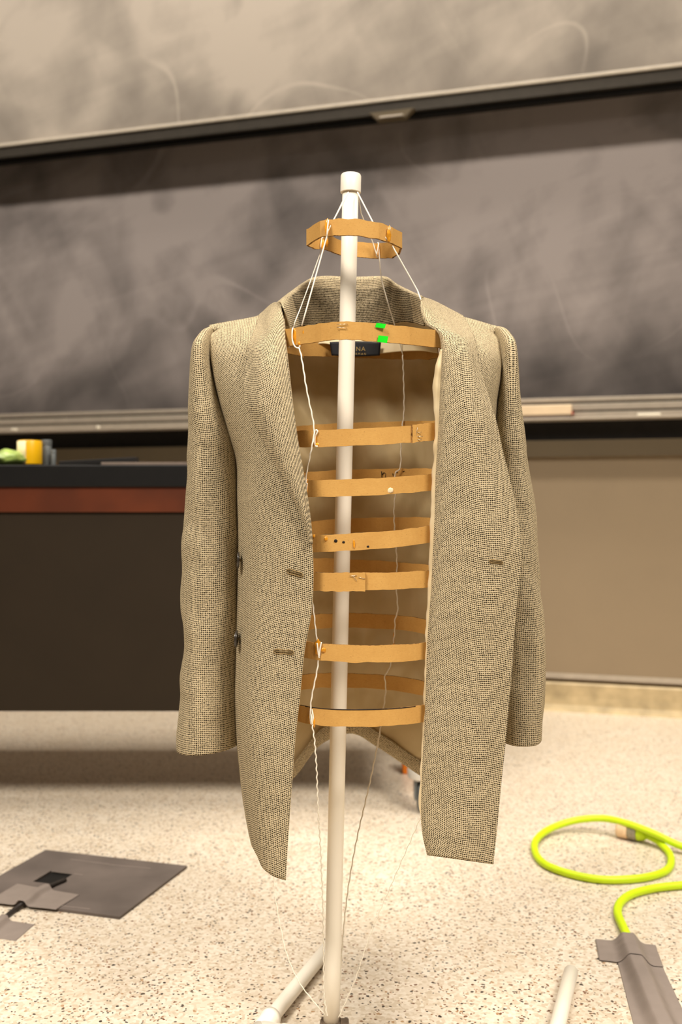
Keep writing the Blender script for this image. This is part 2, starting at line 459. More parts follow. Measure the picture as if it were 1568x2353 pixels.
DW = 3.744
WM = Matrix.Translation((0, DW, 0)) @ Matrix.Rotation(WALL_A, 4, 'Z')      # local x along the wall, local -y into the room
WMi = WM.inverted()
def WH(px, py, off=0.0):
    """local (x, z) on the wall plane standing off into the room"""
    o = WMi @ Vector((0, 0, H)); d = WMi.to_3x3() @ Vector(((px-HX)/F, 1, -(py-HY)/F))
    t = (-off-o.y)/d.y
    q = o+d*t
    return q.x, q.z
def wz(py, off=0.0): return WH(784, py, off)[1]
X0, X1 = -4.5, 4.2
def wbox(name, x0, x1, y0, y1, z0, z1, mat, parent=None, bev=0.0):
    """y0..y1 is stand-off into the room"""
    return box(name, (x0, -y1, z0), (x1, -y0, z1), mat, parent, bev, WM)
wall = wbox('wall_back', X0, X1, -0.15, 0.0, 0, 5.0, M['wall']); tag(wall, 'taupe painted wall behind the chalkboards', kind='structure')
zt = wz(1551); 
pan = wbox('wainscot_panel', X0, X1, 0.0, 0.012, wz(1523, .012), wz(1056, .012), M['wall'], wall)
r1 = wbox('trim_1', X0, X1, 0.0, 0.030, wz(1056, .03), wz(1020, .03), M['wallrail'], None, 0.002); tag(r1, 'taupe rail under the chalk tray', kind='structure')
r2 = wbox('trim_2', X0, X1, 0.0, 0.018, wz(1534, .018), wz(1523, .018), M['alu'], None, 0.001); tag(r2, 'pale metal strip below the wall panel', kind='structure')
# coved base
prof = [(0.0, 0.0), (0.045, 0.0), (0.034, 0.008), (0.026, 0.022), (0.023, 0.05), (0.023, 0.092), (0.018, 0.098), (0.0, 0.098)]
V = []; Fc = []
for x in (X0, X1):
    for (y, z) in prof: V.append(WM @ Vector((x, -y, z)))
n = len(prof)
for k in range(n): Fc.append((k, (k+1) % n, n+(k+1) % n, n+k))
Fc += [tuple(range(n)), tuple(range(2*n-1, n-1, -1))]
bb = mesh_obj('baseboard_back', V, Fc, M['base'], smooth=False); tag(bb, 'mottled beige coved base at the foot of the wall', kind='structure')

# lower chalkboard
zl0 = wz(938, .05)+0.002
lb = empty('chalkboard', WM @ Vector((0, -0.02, zl0)), 'lower chalkboard smeared with grey chalk, right above the chalk tray', 'chalkboard', rz=WALL_A)
wbox('slate', X0, X1, 0.0, 0.035, zl0+0.012, 3.6, M['board_lo'], lb)
wbox('bottom_edge', X0, X1, 0.0, 0.05, zl0-0.002, zl0+0.013, M['alu'], lb, 0.002)
# upper chalkboard, hung in front
UO = 0.125
zu0 = wz(262, UO)
ub = empty('chalkboard', WM @ Vector((0, -0.15, zu0)), 'upper chalkboard, paler with dust, hanging in front on a dark rail with a handle', 'chalkboard', rz=WALL_A)
wbox('slate', X0, X1, UO-0.025, UO, zu0+0.03, 3.7, M['board_up'], ub)
wbox('top_lip', X0, X1, UO-0.03, UO+0.014, zu0+0.022, zu0+0.034, M['lip_metal'], ub, 0.002)
wbox('rail', X0, X1, UO-0.03, UO+0.008, zu0-0.022, zu0+0.022, M['rail_dark'], ub, 0.002)
wbox('shade_strip', X0, X1, UO-0.03, UO-0.004, zu0-0.040, zu0-0.022, M['black'], ub)  # black strip stands in for the shaded gap under the rail
# pull handle under the rail
hx = WH(903, 268, UO+0.01)[0]; hz = WH(903, 268, UO+0.01)[1]
bm = bmesh.new()
prof = [(-0.085, 0.016), (0.085, 0.016), (0.052, -0.016), (-0.052, -0.016)]
fr = [bm.verts.new(WM @ Vector((hx+a, -(UO+0.03), hz+b))) for a, b in prof]
bk = [bm.verts.new(WM @ Vector((hx+a, -(UO+0.004), hz+b))) for a, b in prof]
bm.faces.new(fr); bm.faces.new(bk[::-1])
for k in range(4): bm.faces.new((fr[k], bk[k], bk[(k+1) % 4], fr[(k+1) % 4]))
bmesh.ops.recalc_face_normals(bm, faces=bm.faces[:])
bmesh.ops.bevel(bm, geom=bm.edges[:], offset=0.003, segments=2, affect='EDGES')
hd = from_bm('handle', bm, M['wallrail'], ub, smooth=False)
g = wbox('grip', hx-0.043, hx+0.043, UO+0.03, UO+0.036, hz-0.011, hz-0.004, M['alu'], None, 0.002); keep(g, hd)

# chalk tray
tr = empty('chalk_tray', WM @ Vector((0, -0.04, wz(968, .1))), 'long metal chalk tray running below the lower chalkboard', 'chalk tray', rz=WALL_A)
za, zb, zc = wz(942.5, .05), wz(957, .05), wz(974, .06)
wbox('shadow_gap', X0, X1, 0.0, 0.03, za, zl0-0.002, M['black'], tr)
wbox('back_plate', X0, X1, 0.0, 0.05, zb+0.001, za, M['alu'], tr, 0.002)
wbox('groove', X0, X1, 0.0, 0.044, zb-0.006, zb+0.001, M['rail_dark'], tr)
wbox('ledge', X0, X1, 0.0, 0.10, zc-0.007, zc, M['alu'], tr, 0.002)
wbox('lower_plate', X0, X1, 0.0, 0.052, zc, zb-0.006, M['alu'], tr, 0.001)
wbox('black_strip', X0, X1, 0.0, 0.02, wz(1020, .03), zc-0.007, M['black'], tr)  # plain black strip between the ledge and the rail
def chalk(px, py, length, lab, r=0.005, rot=0.0):
    x, z = WH(px, py, .085)
    Mx = WM @ Matrix.Translation((x, -0.085, zc+r)) @ Matrix.Rotation(rot, 4, 'Z') @ Matrix.Rotation(math.pi/2, 4, 'Y')
    o = lathe('chalk_stick', [(r*0.8, -length/2), (r, -length/2+0.002), (r, length/2-0.002), (r*0.8, length/2)], M['chalk'], None, 16, Mx)
    return tag(o, lab, 'chalk', 'chalk pieces in the tray')
chalk(1492, 960, 0.075, 'longest white chalk stick in the tray right of the wooden block')
chalk(33, 985, 0.026, 'short white chalk stub in the tray above the yellow tape roll')
chalk(226, 960, 0.012, 'tiny round chalk bit in the tray above the black bar', 0.006)
# pale wooden block lying in the tray
xa = WH(1150, 945, .075)[0]; xb = WH(1319, 945, .075)[0]
wb = empty('blackboard_eraser', WM @ Vector((xa, -0.075, zc)), 'long pale wooden eraser with a red end lying in the chalk tray', 'eraser', rz=WALL_A)
box('body', (xa, -0.092, zc+0.011), (xb-0.006, -0.058, zc+0.046), M['felt'], wb, 0.004, WM)
box('felt_pad', (xa+0.004, -0.090, zc), (xb-0.01, -0.060, zc+0.0115), M['greyslab'], wb, 0.002, WM)
box('end_cap', (xb-0.007, -0.0915, zc+0.0115), (xb-0.001, -0.0585, zc+0.022), M['red'], wb, 0.004, WM)

# ------------------------------------------------------------------ demonstration table
TD = 2.33; ts = F/TD
def tz(py): return H-(py-HY)/ts
def tx(px): return (px-HX)/ts
T0, T1 = -1.75, tx(1000)
tb = empty('demonstration_table', (-0.6, TD+0.35, 0), 'black-topped wheeled table with red-brown edge and charcoal front panel', 'table')
box('table_top', (T0, TD, tz(1119)), (T1, TD+0.62, tz(1068)), M['top'], tb, 0.003)
box('apron', (T0+0.01, TD+0.006, tz(1177)), (T1-0.01, TD+0.61, tz(1119)), M['wood'], tb, 0.001)
box('front_panel', (T0+0.01, TD+0.012, tz(1637)), (T1-0.012, TD+0.032, tz(1177)), M['panel'], tb, 0.001)
box('side_panel', (T1-0.032, TD+0.032, tz(1637)), (T1-0.012, TD+0.60, tz(1177)), M['panel'], tb, 0.001)
for (cx, cy) in ((tx(975), TD+0.03), (tx(975), TD+0.55), (-1.2, TD+0.03), (-1.2, TD+0.55)):
    post = box('leg', (cx-0.022, cy-0.018, 0.105), (cx+0.022, cy+0.026, tz(1637)+0.0005), M['black'], tb, 0.002)
    cs = lathe('caster', [(0.024, 0.074), (0.036, 0.080), (0.038, 0.098), (0.033, 0.106)], M['white_metal'], tb, 24, Matrix.Translation((cx, cy, 0)))
    for s in (-1, 1):
        f = box('fork', (cx+s*0.019-0.002, cy-0.02, 0.03), (cx+s*0.019+0.002, cy+0.02, 0.076), M['grey_plastic']); keep(f, cs)
    Mx = Matrix.Translation((cx, cy, 0.036)) @ Matrix.Rotation(math.pi/2, 4, 'Y')
    wl = lathe('wheel', [(0.030, -0.014), (0.036, -0.009), (0.036, 0.009), (0.030, 0.014)], M['grey_plastic'], None, 28, Mx); keep(wl, cs)

# things on the table
zt = tz(1068)
def disc_roll(name, px, py0, py1, rpx, D, mat, label, cat):
    pass
yr = empty('tape_roll', P(68, 1067, TD+0.12).xy.to_3d()+Vector((0, 0, zt)), 'yellow tape roll with a painted cream highlight standing at the table edge', 'tape roll')
cx, cy = tx(68)*1.05, TD+0.12
sy = F/(TD+0.12)
hh = 54/sy; rr = 27/sy
lathe('yellow_body', [(rr*0.62, 0.0), (rr*0.98, 0.0), (rr, 0.002), (rr, hh-0.003), (rr*0.95, hh), (rr*0.6, hh), (rr*0.6, hh-0.02)], M['yellow'], yr, 36, Matrix.Translation((cx, cy, zt+0.006)))
# cream shell that paints a bright highlight on the left half
Vv = []; Ff = []
for k in range(17):
    a = math.radians(150+k*(268-150)/16)
    for z in (0.001, hh-0.002):
        for q in (rr+0.0005, rr+0.0018): Vv.append(Vector((cx+q*math.cos(a), cy+q*math.sin(a), zt+0.006+z)))
for k in range(16):
    b = k*4
    Ff += [(b+1, b+5, b+7, b+3), (b, b+2, b+6, b+4), (b+2, b+3, b+7, b+6), (b, b+4, b+5, b+1)]
mesh_obj('highlight_shell', Vv, Ff, M['cream_highlight'], yr)
lathe('black_foot', [(rr*0.75, 0.0), (rr*0.78, 0.003), (rr*0.75, 0.0062)], M['black'], yr, 30, Matrix.Translation((cx, cy, zt)))
def canister(px, w_px, y_top, label, D):
    s = F/D; x = (px-HX)/s; r = w_px/2/s; h = (1068-y_top)/s-(D-TD)*0.0
    e = empty('canister', (x, D, zt), label, 'canister', 'grey canisters on the table')
    lathe('canister_body', [(r*0.9, 0), (r, 0.002), (r, h*0.78), (r*0.93, h*0.80)], M['grey_plastic'], e, 24, Matrix.Translation((x, D, zt)))
    lathe('lid', [(r*0.93, h*0.80), (r*1.05, h*0.81), (r*1.05, h*0.98), (r*0.95, h)], M['grey_plastic'], e, 24, Matrix.Translation((x, D, zt)))
canister(107, 23, 1006, 'taller grey plastic canister right beside the yellow tape roll', TD+0.15)
canister(123, 11, 1029, 'small grey plastic canister beside the taller grey one', TD+0.13)
# crumpled green bag
bm = bmesh.new(); bmesh.ops.create_icosphere(bm, subdivisions=4, radius=1)
bc = Vector((tx(-14), TD+0.12, zt))
for v in bm.verts:
    c = v.co.copy()
    k = 1+0.16*noise.noise(c*2.3)+0.07*abs(noise.noise(c*6+Vector((3, 1, 2))))
    v.co = Vector((c.x*0.050*k, c.y*0.07*k, max(0.0, (c.z*0.5+0.42)*0.043*k)))+bc
gb = from_bm('plastic_bag', bm, M['greenbag']); tag(gb, 'crumpled green and white plastic bag at the left end of the table', 'bag')
# black bar leaning on a thin board
bd = box('thin_board', (tx(220), TD+0.05, zt), (tx(470), TD+0.40, zt+0.008), M['greyslab'], None, 0.002)
tag(bd, 'thin grey-brown board lying flat on the black table top', 'board')
a = Vector((tx(104), TD+0.12, zt+0.006)); b = Vector((tx(304)*1.03, TD+0.14, zt+0.0165))
d = (b-a); ang = -math.atan2(d.z, d.x)
Mx = Matrix.Translation((a+b)/2) @ Matrix.Rotation(ang, 4, 'Y')
br = box('black_bar', (-d.length/2, -0.02, -0.0062), (d.length/2, 0.02, 0.0068), M['black'], None, 0.002, Mx)
tag(br, 'flat black bar resting aslant on the thin board', 'bar')
# orange block on the floor under the table
q = FL(938, 1777)
ob = box('orange_connector', (q.x-0.015, q.y-0.01, 0.0), (q.x+0.06, q.y+0.04, 0.06), M['orange'], None, 0.004)
tag(ob, 'small orange plastic block on the floor below the table', 'block')

# ------------------------------------------------------------------ floor plate, tape and cable at the left
pl = empty('floor_plate', FL(200, 2040), 'dark grey square floor plate with a cable hole, left of the stand', 'floor plate')
cn = [FL(105, 1958), FL(430, 1995), FL(275, 2113)]
cn.append(cn[0]+cn[2]-cn[1])
def plate_pt(u, v, z):  # u along 0->1, v along 0->3
    return cn[0]+(cn[1]-cn[0])*u+(cn[3]-cn[0])*v+Vector((0, 0, z))
# plate with a hole: ring of quads about the opening
def inv(px, py):
    w = FL(px, py)-cn[0]; A = np.array([[(cn[1]-cn[0]).x, (cn[3]-cn[0]).x], [(cn[1]-cn[0]).y, (cn[3]-cn[0]).y]])
    return np.linalg.solve(A, np.array([w.x, w.y]))
h0 = inv(118, 2006); h1 = inv(165, 2016); h2 = inv(118, 2037)
hu0, hu1 = sorted((min(h0[0], h1[0]), max(h0[0], h1[0]))); hv0, hv1 = h0[1], max(h2[1], h0[1]+0.12)
us = [0, hu0, hu1, 1]; vs = [0, hv0, hv1, 1]
V = []; Fc = []
for z in (0.0, 0.005):
    for v_ in vs:
        for u_ in us: V.append(plate_pt(u_, v_, z))
def idx(i, j, k): return k*16+j*4+i
for j in range(3):
    for i in range(3):
        if i == 1 and j == 1: continue
        Fc.append((idx(i, j, 1), idx(i+1, j, 1), idx(i+1, j+1, 1), idx(i, j+1, 1)))
        Fc.append((idx(i, j, 0), idx(i, j+1, 0), idx(i+1, j+1, 0), idx(i+1, j, 0)))
for i in range(3):
    Fc.append((idx(i, 0, 0), idx(i+1, 0, 0), idx(i+1, 0, 1), idx(i, 0, 1))); Fc.append((idx(i, 3, 0), idx(i, 3, 1), idx(i+1, 3, 1), idx(i+1, 3, 0)))
    Fc.append((idx(0, i, 0), idx(0, i, 1), idx(0, i+1, 1), idx(0, i+1, 0))); Fc.append((idx(3, i, 0), idx(3, i+1, 0), idx(3, i+1, 1), idx(3, i, 1)))
Fc += [(idx(1, 1, 0), idx(1, 1, 1), idx(2, 1, 1), idx(2, 1, 0)), (idx(1, 2, 0), idx(2, 2, 0), idx(2, 2, 1), idx(1, 2, 1)),
       (idx(1, 1, 0), idx(1, 2, 0), idx(1, 2, 1), idx(1, 1, 1)), (idx(2, 1, 0), idx(2, 1, 1), idx(2, 2, 1), idx(2, 2, 0))]
mesh_obj('plate', V, Fc, M['mat'], pl, smooth=False)
V = [plate_pt(u_, v_, 0.0006) for (u_, v_) in ((hu0, hv0), (hu1, hv0), (hu1, hv1), (hu0, hv1))]
mesh_obj('hole_bottom', V, [(0, 1, 2, 3)], M['black'], pl, smooth=False)
# scuff marks inlaid as thin slivers
def sliver(a, b, wd, z, mat, parent, name='scuff_strip'):
    d = (b-a).normalized(); nrm = Vector((-d.y, d.x, 0))*wd
    lo = [a-nrm, b-nrm, b+nrm, a+nrm]
    V = [v+Vector((0, 0, z)) for v in lo]+[v+Vector((0, 0, z+0.0006)) for v in lo]
    return mesh_obj(name, V, [(4, 5, 6, 7), (0, 1, 5, 4), (1, 2, 6, 5), (2, 3, 7, 6), (3, 0, 4, 7)], mat, parent, smooth=False)
for (a, b, c_, d_) in ((162, 1975, 250, 1986), (250, 1987, 345, 1996), (118, 2002, 190, 2011), (140, 2082, 207, 2089)):
    sliver(FL(a, b, .005), FL(c_, d_, .005), 0.0012, 0.0, M['duct'], pl)

def tape_patch(name, corners, label, z=0.006, bump=None, n=24, mat='duct', rag=0.0, cords=None, lift=0.0, crad=0.0075, cz=None):
    """quad patch of tape with slight lifts; corners in floor pixels, order a b c d"""
    p = [FL(*c, z) for c in corners]
    G = []
    for i in range(n+1):
        v = i/n; row = []
        for j in range(n+1):
            u = j/n
            q = (p[0]*(1-u)+p[1]*u)*(1-v)+(p[3]*(1-u)+p[2]*u)*v
            h = 0.0012*abs(noise.noise(Vector((q.x*22, q.y*22, 0))))
            if bump: h += bump(u, v)
            if cords:
                dm = min((Vector((q.x, q.y))-c.xy).length for c in cords)
                h = max(h, ((cz if cz else 2*RC)+0.0022-z+lift)*math.exp(-(max(0, dm-crad)/(crad*1.45))**2))
            r = rag*noise.noise(Vector((q.x*90, q.y*90, 3)))
            row.append((q.x+r, q.y+r, z+h))
        G.append(row)
    o = grid_mesh(name, G, M[mat], None, thick=0.0008, off=1)
    tag(o, label, 'tape', None)
    return o
def ridge(path, r=0.007, wd=0.05):
    def f(u, v):
        c = path(v); d = abs(u-c)/wd
        return r*2*math.exp(-d*d*1.2)
    return f
cab = [FL(150, 2022, .008), FL(120, 2034, .009), FL(85, 2050, .0095), FL(58, 2072, .0095), FL(40, 2085, .006), FL(8, 2111, .0045), FL(-20, 2135, .0045), FL(-90, 2200, .0045)]
CAB = [Vector(q) for q in hermite(cab, 60)]
cb = tube('black_cable', CAB, 0.0042, M['cable'], None, 10)
tag(cb, 'black cable coming out of the hole in the floor plate', 'cable')
tape_patch('duct_tape', [(40, 2030), (182, 2056), (128, 2090), (-30, 2072)], 'grey duct tape patch stuck across the dark floor plate', 0.0062, None, 50, cords=CAB, crad=0.0042, cz=0.0135)
tape_patch('duct_tape', [(-60, 2105), (80, 2124), (36, 2162), (-110, 2140)], 'grey duct tape patch on the floor at the left picture edge', 0.0006, None, 40, cords=CAB, crad=0.0042, cz=0.0088)

# ------------------------------------------------------------------ lime extension cord at the right
ec = empty('extension_cord', FL(1390, 1950), 'lime green extension cord looped on the floor with a pale amber socket', 'extension cord')
RC = 0.0075
def fc(px, py, z=RC): return FL(px, py, z)
loop = [(1484, 1918, .018), (1508, 1930, .014), (1530, 1950, RC), (1543, 1975, RC), (1532, 2000, RC), (1495, 2014, RC), (1440, 2021, RC), (1380, 2021, RC), (1310, 2008, RC),
        (1255, 1987, RC), (1229, 1953, RC), (1237, 1925, .010), (1275, 1900, .016), (1330, 1884, .026), (1390, 1881, .034), (1440, 1892, .036), (1500, 1914, .030), (1568, 1945, .016), (1640, 1962, RC),
        (1720, 1975, RC), (1760, 2000, RC), (1720, 2022, RC), (1640, 2030, RC), (1568, 2034, RC), (1500, 2042, RC), (1450, 2056, RC), (1425, 2076, RC), (1420, 2098, RC), (1428, 2120, RC), (1438, 2142, RC), (1452, 2185, RC), (1480, 2250, RC), (1520, 2345, RC), (1570, 2440, RC)]
CORD = [Vector(q) for q in hermite([fc(*q) for q in loop], 320)]
tube('cord', CORD, RC, M['lime'], ec, 14)
A = FL(1484, 1918, .018); B = FL(1424, 1905, .018); d = (B-A)
def barrel(name, t0, t1, r0, r1, mat, n=20):
    pts = [A+d*(t0+(t1-t0)*k/6) for k in range(7)]
    rr_ = [r0*0.85]+[r0+(r1-r0)*k/6 for k in range(1, 6)]+[r1*0.9]
    return tube(name, pts, rr_, mat, ec, n)
barrel('strain_relief', -0.05, 0.28, 0.011, 0.017, M['lime'])
barrel('indicator_window', 0.28, 0.62, 0.0172, 0.0172, M['smoke'])
barrel('socket', 0.62, 1.05, 0.0176, 0.0172, M['amber'])

# duct tape holding the cord down
def wob(u): return 0.002*math.sin(u*9)
tape_patch('duct_tape', [(1412, 2180), (1500, 2172), (1640, 2470), (1486, 2470)], 'long grey duct tape strip over the lime cord', 0.0006, None, 60, rag=0.0004, cords=CORD[-80:])
tape_patch('duct_tape', [(1369, 2158), (1507, 2172), (1525, 2222), (1378, 2206)], 'short grey duct tape piece crossing the top of the long strip', 0.0024, None, 50, rag=0.0010, cords=CORD[-80:], lift=0.0018)

# ------------------------------------------------------------------ pipe stand
PD = 1.317
pb = P(762, 2345, PD); pt = P(806, 430, PD)
axis = (pt-pb).normalized()
st = empty('pipe_stand', Vector((pb.x, PD, 0)), 'white plastic pipe stand with a capped upright pole', 'stand')
RP = 0.0107
foot = pb-axis*((pb.z-0.03)/axis.z)
tube('pole', [foot+(pt-foot)*k/12 for k in range(13)], RP, M['pvc'], st, 32)
capb = P(806, 443, PD); 
z = Vector((0, 0, 1)); rot = z.rotation_difference(axis).to_matrix().to_4x4()
hcap = 43/(F/PD); rc = 0.01355
lathe('pole_cap', [(0.0109, 0.0), (rc, 0.0003), (rc, 0.002), (rc, hcap-0.003), (rc*0.93, hcap-0.0008), (rc*0.8, hcap), (0.001, hcap)], M['pvc'], st, 40, Matrix.Translation(capb) @ rot)
rd = Vector((0.33, 0.944, 0)).normalized(); cd = Vector((0.944, -0.33, 0)).normalized()
ZP = 0.0148
base_c = Vector((foot.x, foot.y, ZP))
T1p = base_c-cd*0.102; T2p = base_c+cd*0.277
def rod(name, a, b, r=RP): return tube(name, [a+(b-a)*k/4 for k in range(5)], r, M['pvc'], st, 28)
rod('crossbar', T1p, T2p)
rod('foot_rail', T1p-rd*0.25, T1p+rd*0.29); rod('foot_rail', T2p-rd*0.25, T2p+rd*0.312)
def tee(c, d1, d2, name='tee_fitting', L2=0.04):
    segs = []
    for dd, L in ((d1, 0.038), (-d1, 0.038), (d2, L2)):
        segs.append(([c, c+dd*(L-0.010), c+dd*(L-0.009), c+dd*L], [0.0133, 0.0133, 0.0146, 0.0146], 24))
    return join_tubes(name, segs, M['pvc'], st)
tee(T1p, rd, cd); tee(T2p, rd, -cd)
tee(base_c, cd, axis, L2=0.024)
# taped collar with a small screw clamp at the pole foot
cz = P(762, 2338, PD)
lathe('collar', [(0.0148, -0.018), (0.0152, -0.016), (0.0154, -0.003), (0.0146, 0.0), (0.0112, 0.0004)], M['clamp'], st, 30, Matrix.Translation(pb) @ rot)
cl = box('clamp_screw_block', (pb.x+0.012, pb.y-0.016, pb.z-0.013), (pb.x+0.023, pb.y+0.002, pb.z+0.003), M['clamp'], st, 0.002)
k = lathe('screw', [(0.0035, 0), (0.004, 0.001), (0.004, 0.005), (0.003, 0.006)], M['glue'], None, 12, Matrix.Translation((pb.x+0.019, pb.y-0.016, pb.z-0.008)) @ Matrix.Rotation(math.pi/2, 4, 'X')); keep(k, cl)

# ------------------------------------------------------------------ cardboard rings
SH = 0.0205; ST = 0.003
def strip_mesh(name, pts, parent, hgt=SH, th=ST, closed=True, n=120, seed=0.0, rag=0.0010, smoothpath=True):
    """upright cardboard strip along a horizontal path (world points at mid height)"""
    if smoothpath: W = hermite(pts, n, closed)
    else:
        W = []; m = len(pts); L = m if closed else m-1
        for i in range(L):
            a = np.array(pts[i]); b = np.array(pts[(i+1) % m]); k = max(3, int(n/L))
            for j in range(k): W.append(a+(b-a)*j/k)
        if not closed: W.append(np.array(pts[-1]))
        W = np.array(W)
    m = len(W); V = []; Fc = []; mi = []
    for i in range(m):
        a = W[(i-1) % m] if closed or i > 0 else W[0]; b = W[(i+1) % m] if closed or i < m-1 else W[-1]
        t = Vector(b-a); t.z = 0; t.normalize(); nr = Vector((t.y, -t.x, 0))*(th/2)
        p = Vector(W[i])
        e1 = rag*noise.noise(Vector((i*0.45, seed, 1.0))); e2 = rag*noise.noise(Vector((i*0.45, seed, 9.0)))
        for (s, zz) in ((-1, -hgt/2+e1), (1, -hgt/2+e1), (1, hgt/2+e2), (-1, hgt/2+e2)):
            V.append(p+nr*s+Vector((0, 0, zz)))
    for i in range(m if closed else m-1):
        j = (i+1) % m
        for k in range(4):
            k2 = (k+1) % 4
            Fc.append((i*4+k, i*4+k2, j*4+k2, j*4+k)); mi.append(1 if k in (0, 2) else 0)
    if not closed:
        Fc += [(3, 2, 1, 0), tuple((m-1)*4+k for k in range(4))]; mi += [1, 1]
    o = mesh_obj(name, V, Fc, [M['card'], M['card_edge']], parent, smooth=False)
    for p, q in zip(o.data.polygons, mi): p.material_index = q
    bm = bmesh.new(); bm.from_mesh(o.data); bmesh.ops.recalc_face_normals(bm, faces=bm.faces[:]); bm.to_mesh(o.data); bm.free()
    return o
GR = 'cardboard rings hung round the pole'
CXr = P(838, 1152, PD).x; AX = 0.112; AY = 0.117
RINGS = {}
def ring(key, label, yl, yr_, ybl, ybr, seed, ripple=0.0):
    """yl,yr_: pixel rows of the front strip near its left and right ends; ybl,ybr the same for the back strip"""
    Df, Db = PD-AY, PD+AY
    ang = math.radians(52)
    def zz(py, D): return H-(py-HY)*D/F
    Dfe = PD-AY*math.sin(ang); Dbe = PD+AY*math.sin(ang)
    zfl, zfr, zbl, zbr = zz(yl, Dfe), zz(yr_, Dfe), zz(ybl, Dbe), zz(ybr, Dbe)
    pts = []
    for k in range(48):
        a = 2*math.pi*k/48
        c, s = math.cos(a), math.sin(a)
        u = (c/math.cos(ang)+1)/2; v = (1-s/math.sin(ang))/2       # 0 front .. 1 back
        z_ = (zfl*(1-u)+zfr*u)*(1-v)+(zbl*(1-u)+zbr*u)*v
        sq = abs(c)**0.85*(1 if c > 0 else -1)
        pts.append((CXr+AX*sq, PD-AY*(abs(s)**0.9)*(1 if s > 0 else -1), z_+ripple*math.sin(3*a+seed)))
    e = empty('cardboard_ring', (CXr, PD, sum(p[2] for p in pts)/48), label, 'cardboard ring', GR)
    strip_mesh('strip', pts, e, seed=seed)
    RINGS[key] = (e, pts)
    return e
R1pts = [P(707, 546, 1.300), P(738, 526, 1.262), P(778, 522, 1.256), P(825, 523, 1.254), P(870, 531, 1.258), P(900, 541, 1.268), P(922, 553, 1.300),
         P(917, 566, 1.345), P(902, 575, 1.368), P(868, 577, 1.382), P(820, 573, 1.386), P(782, 570, 1.376), P(752, 557, 1.350), P(720, 553, 1.325)]
r_neck = empty('cardboard_ring', P(815, 550, PD), 'small topmost cardboard ring hanging above the blazer collar', 'cardboard ring', GR)
strip_mesh('strip', R1pts, r_neck, hgt=0.0208, smoothpath=False, n=84, seed=1.3, rag=0.0011)
R2pts = [P(642, 779, 1.262), P(652, 777, 1.248), P(700, 770, 1.222), P(740, 764, 1.204), P(783, 759.5, 1.190), P(830, 761, 1.190), P(880, 766, 1.198), P(940, 772, 1.212), P(1011, 780, 1.240), P(1040, 786, 1.290),
         P(1030, 800, 1.36), P(985, 809, 1.415), P(900, 808, 1.438), P(838, 806, 1.44), P(760, 803, 1.438), P(690, 800, 1.415), P(640, 790, 1.33)]
r_sh = empty('cardboard_ring', P(838, 780, PD), 'widest cardboard ring across the shoulders with two green tape bits', 'cardboard ring', GR)
strip_mesh('strip', R2pts, r_sh, hgt=0.0215, smoothpath=False, n=120, seed=2.3)
r3 = ring('3', 'cardboard ring at chest height with a stapled overlap at its right', 1009, 994, 993, 984, 3.1)
r4 = ring('4', 'cardboard ring with handwriting inside its back, second below the shoulders', 1123, 1109, 1101, 1093, 4.1)
r5 = ring('5', 'cardboard ring with small holes and glue dots, mid torso', 1249, 1228, 1215, 1205, 5.2)
r6 = ring('6', 'cardboard ring with a doubled stapled left half, level with the buttonhole', 1334, 1330, 1299, 1312, 6.3)
r7 = ring('7', 'cardboard ring knotted at left, second from the bottom', 1492, 1494, 1430, 1436, 7.4)
r8 = ring('8', 'lowest cardboard ring, dark-inked along its top edge', 1641, 1637, 1566, 1578, 8.5)

def ring_front(key, px):
    """front surface point of a ring (mid height) seen at pixel column px"""
    e, pts = RINGS[key]; best = None
    W = hermite(pts, 400, True)
    for q in W:
        if q[1] > PD: continue
        x = HX+q[0]*F/q[1]
        if best is None or abs(x-px) < best[0]: best = (abs(x-px), q)
    return Vector(best[1])
def ring_back(key, px):
    e, pts = RINGS[key]; best = None
    W = hermite(pts, 400, True)
    for q in W:
        if q[1] < PD: continue
        x = HX+q[0]*F/q[1]
        if best is None or abs(x-px) < best[0]: best = (abs(x-px), q)
    return Vector(best[1])
def pyz(py, D): return H-(py-HY)*D/F
FR = Vector((0, -1, 0))
def overlap(key, px0, px1, parent, extra=0.0033, hgt=SH):
    pts = []
    for k in range(9):
        q = ring_front(key, px0+(px1-px0)*k/8); pts.append(q+Vector((0, -extra, 0)))
    return strip_mesh('overlap_tab', pts, parent, hgt=hgt, closed=False, n=24, seed=px0*.01)
overlap('3', 946, 1005, r3, hgt=SH*1.05); overlap('6', 690, 840, r6, hgt=SH*1.1)
def staple(p, ang, L, parent):
    d = Vector((math.cos(ang), 0, math.sin(ang)))*(L/2)
    return tube('staple', [p-d+Vector((0, .0015, 0)), p-d-Vector((0, .0004, 0)), p+d-Vector((0, .0004, 0)), p+d+Vector((0, .0015, 0))], 0.00028, M['staple'], parent, 6)
def onfront(key, px, py, out=0.0018):
    q = ring_front(key, px); D = q.y-out
    return P(px, py, D)
for (a, b, c_) in ((958, 992, 80), (960, 994, 5), (962, 1003, 3), (960, 1010, 4)): staple(onfront('3', a, b, .0052), math.radians(c_), 0.0105, r3)
for (a, b, c_) in ((832, 1328, -12), (812, 1323, 2), (816, 1329, -55)): staple(onfront('6', a, b, .0052), math.radians(c_), 0.008, r6)
for (a, b, c_) in ((787, 745, 2), (786, 753, -5)): staple(P(a, b, 1.1875), math.radians(c_), 0.012, r_sh)
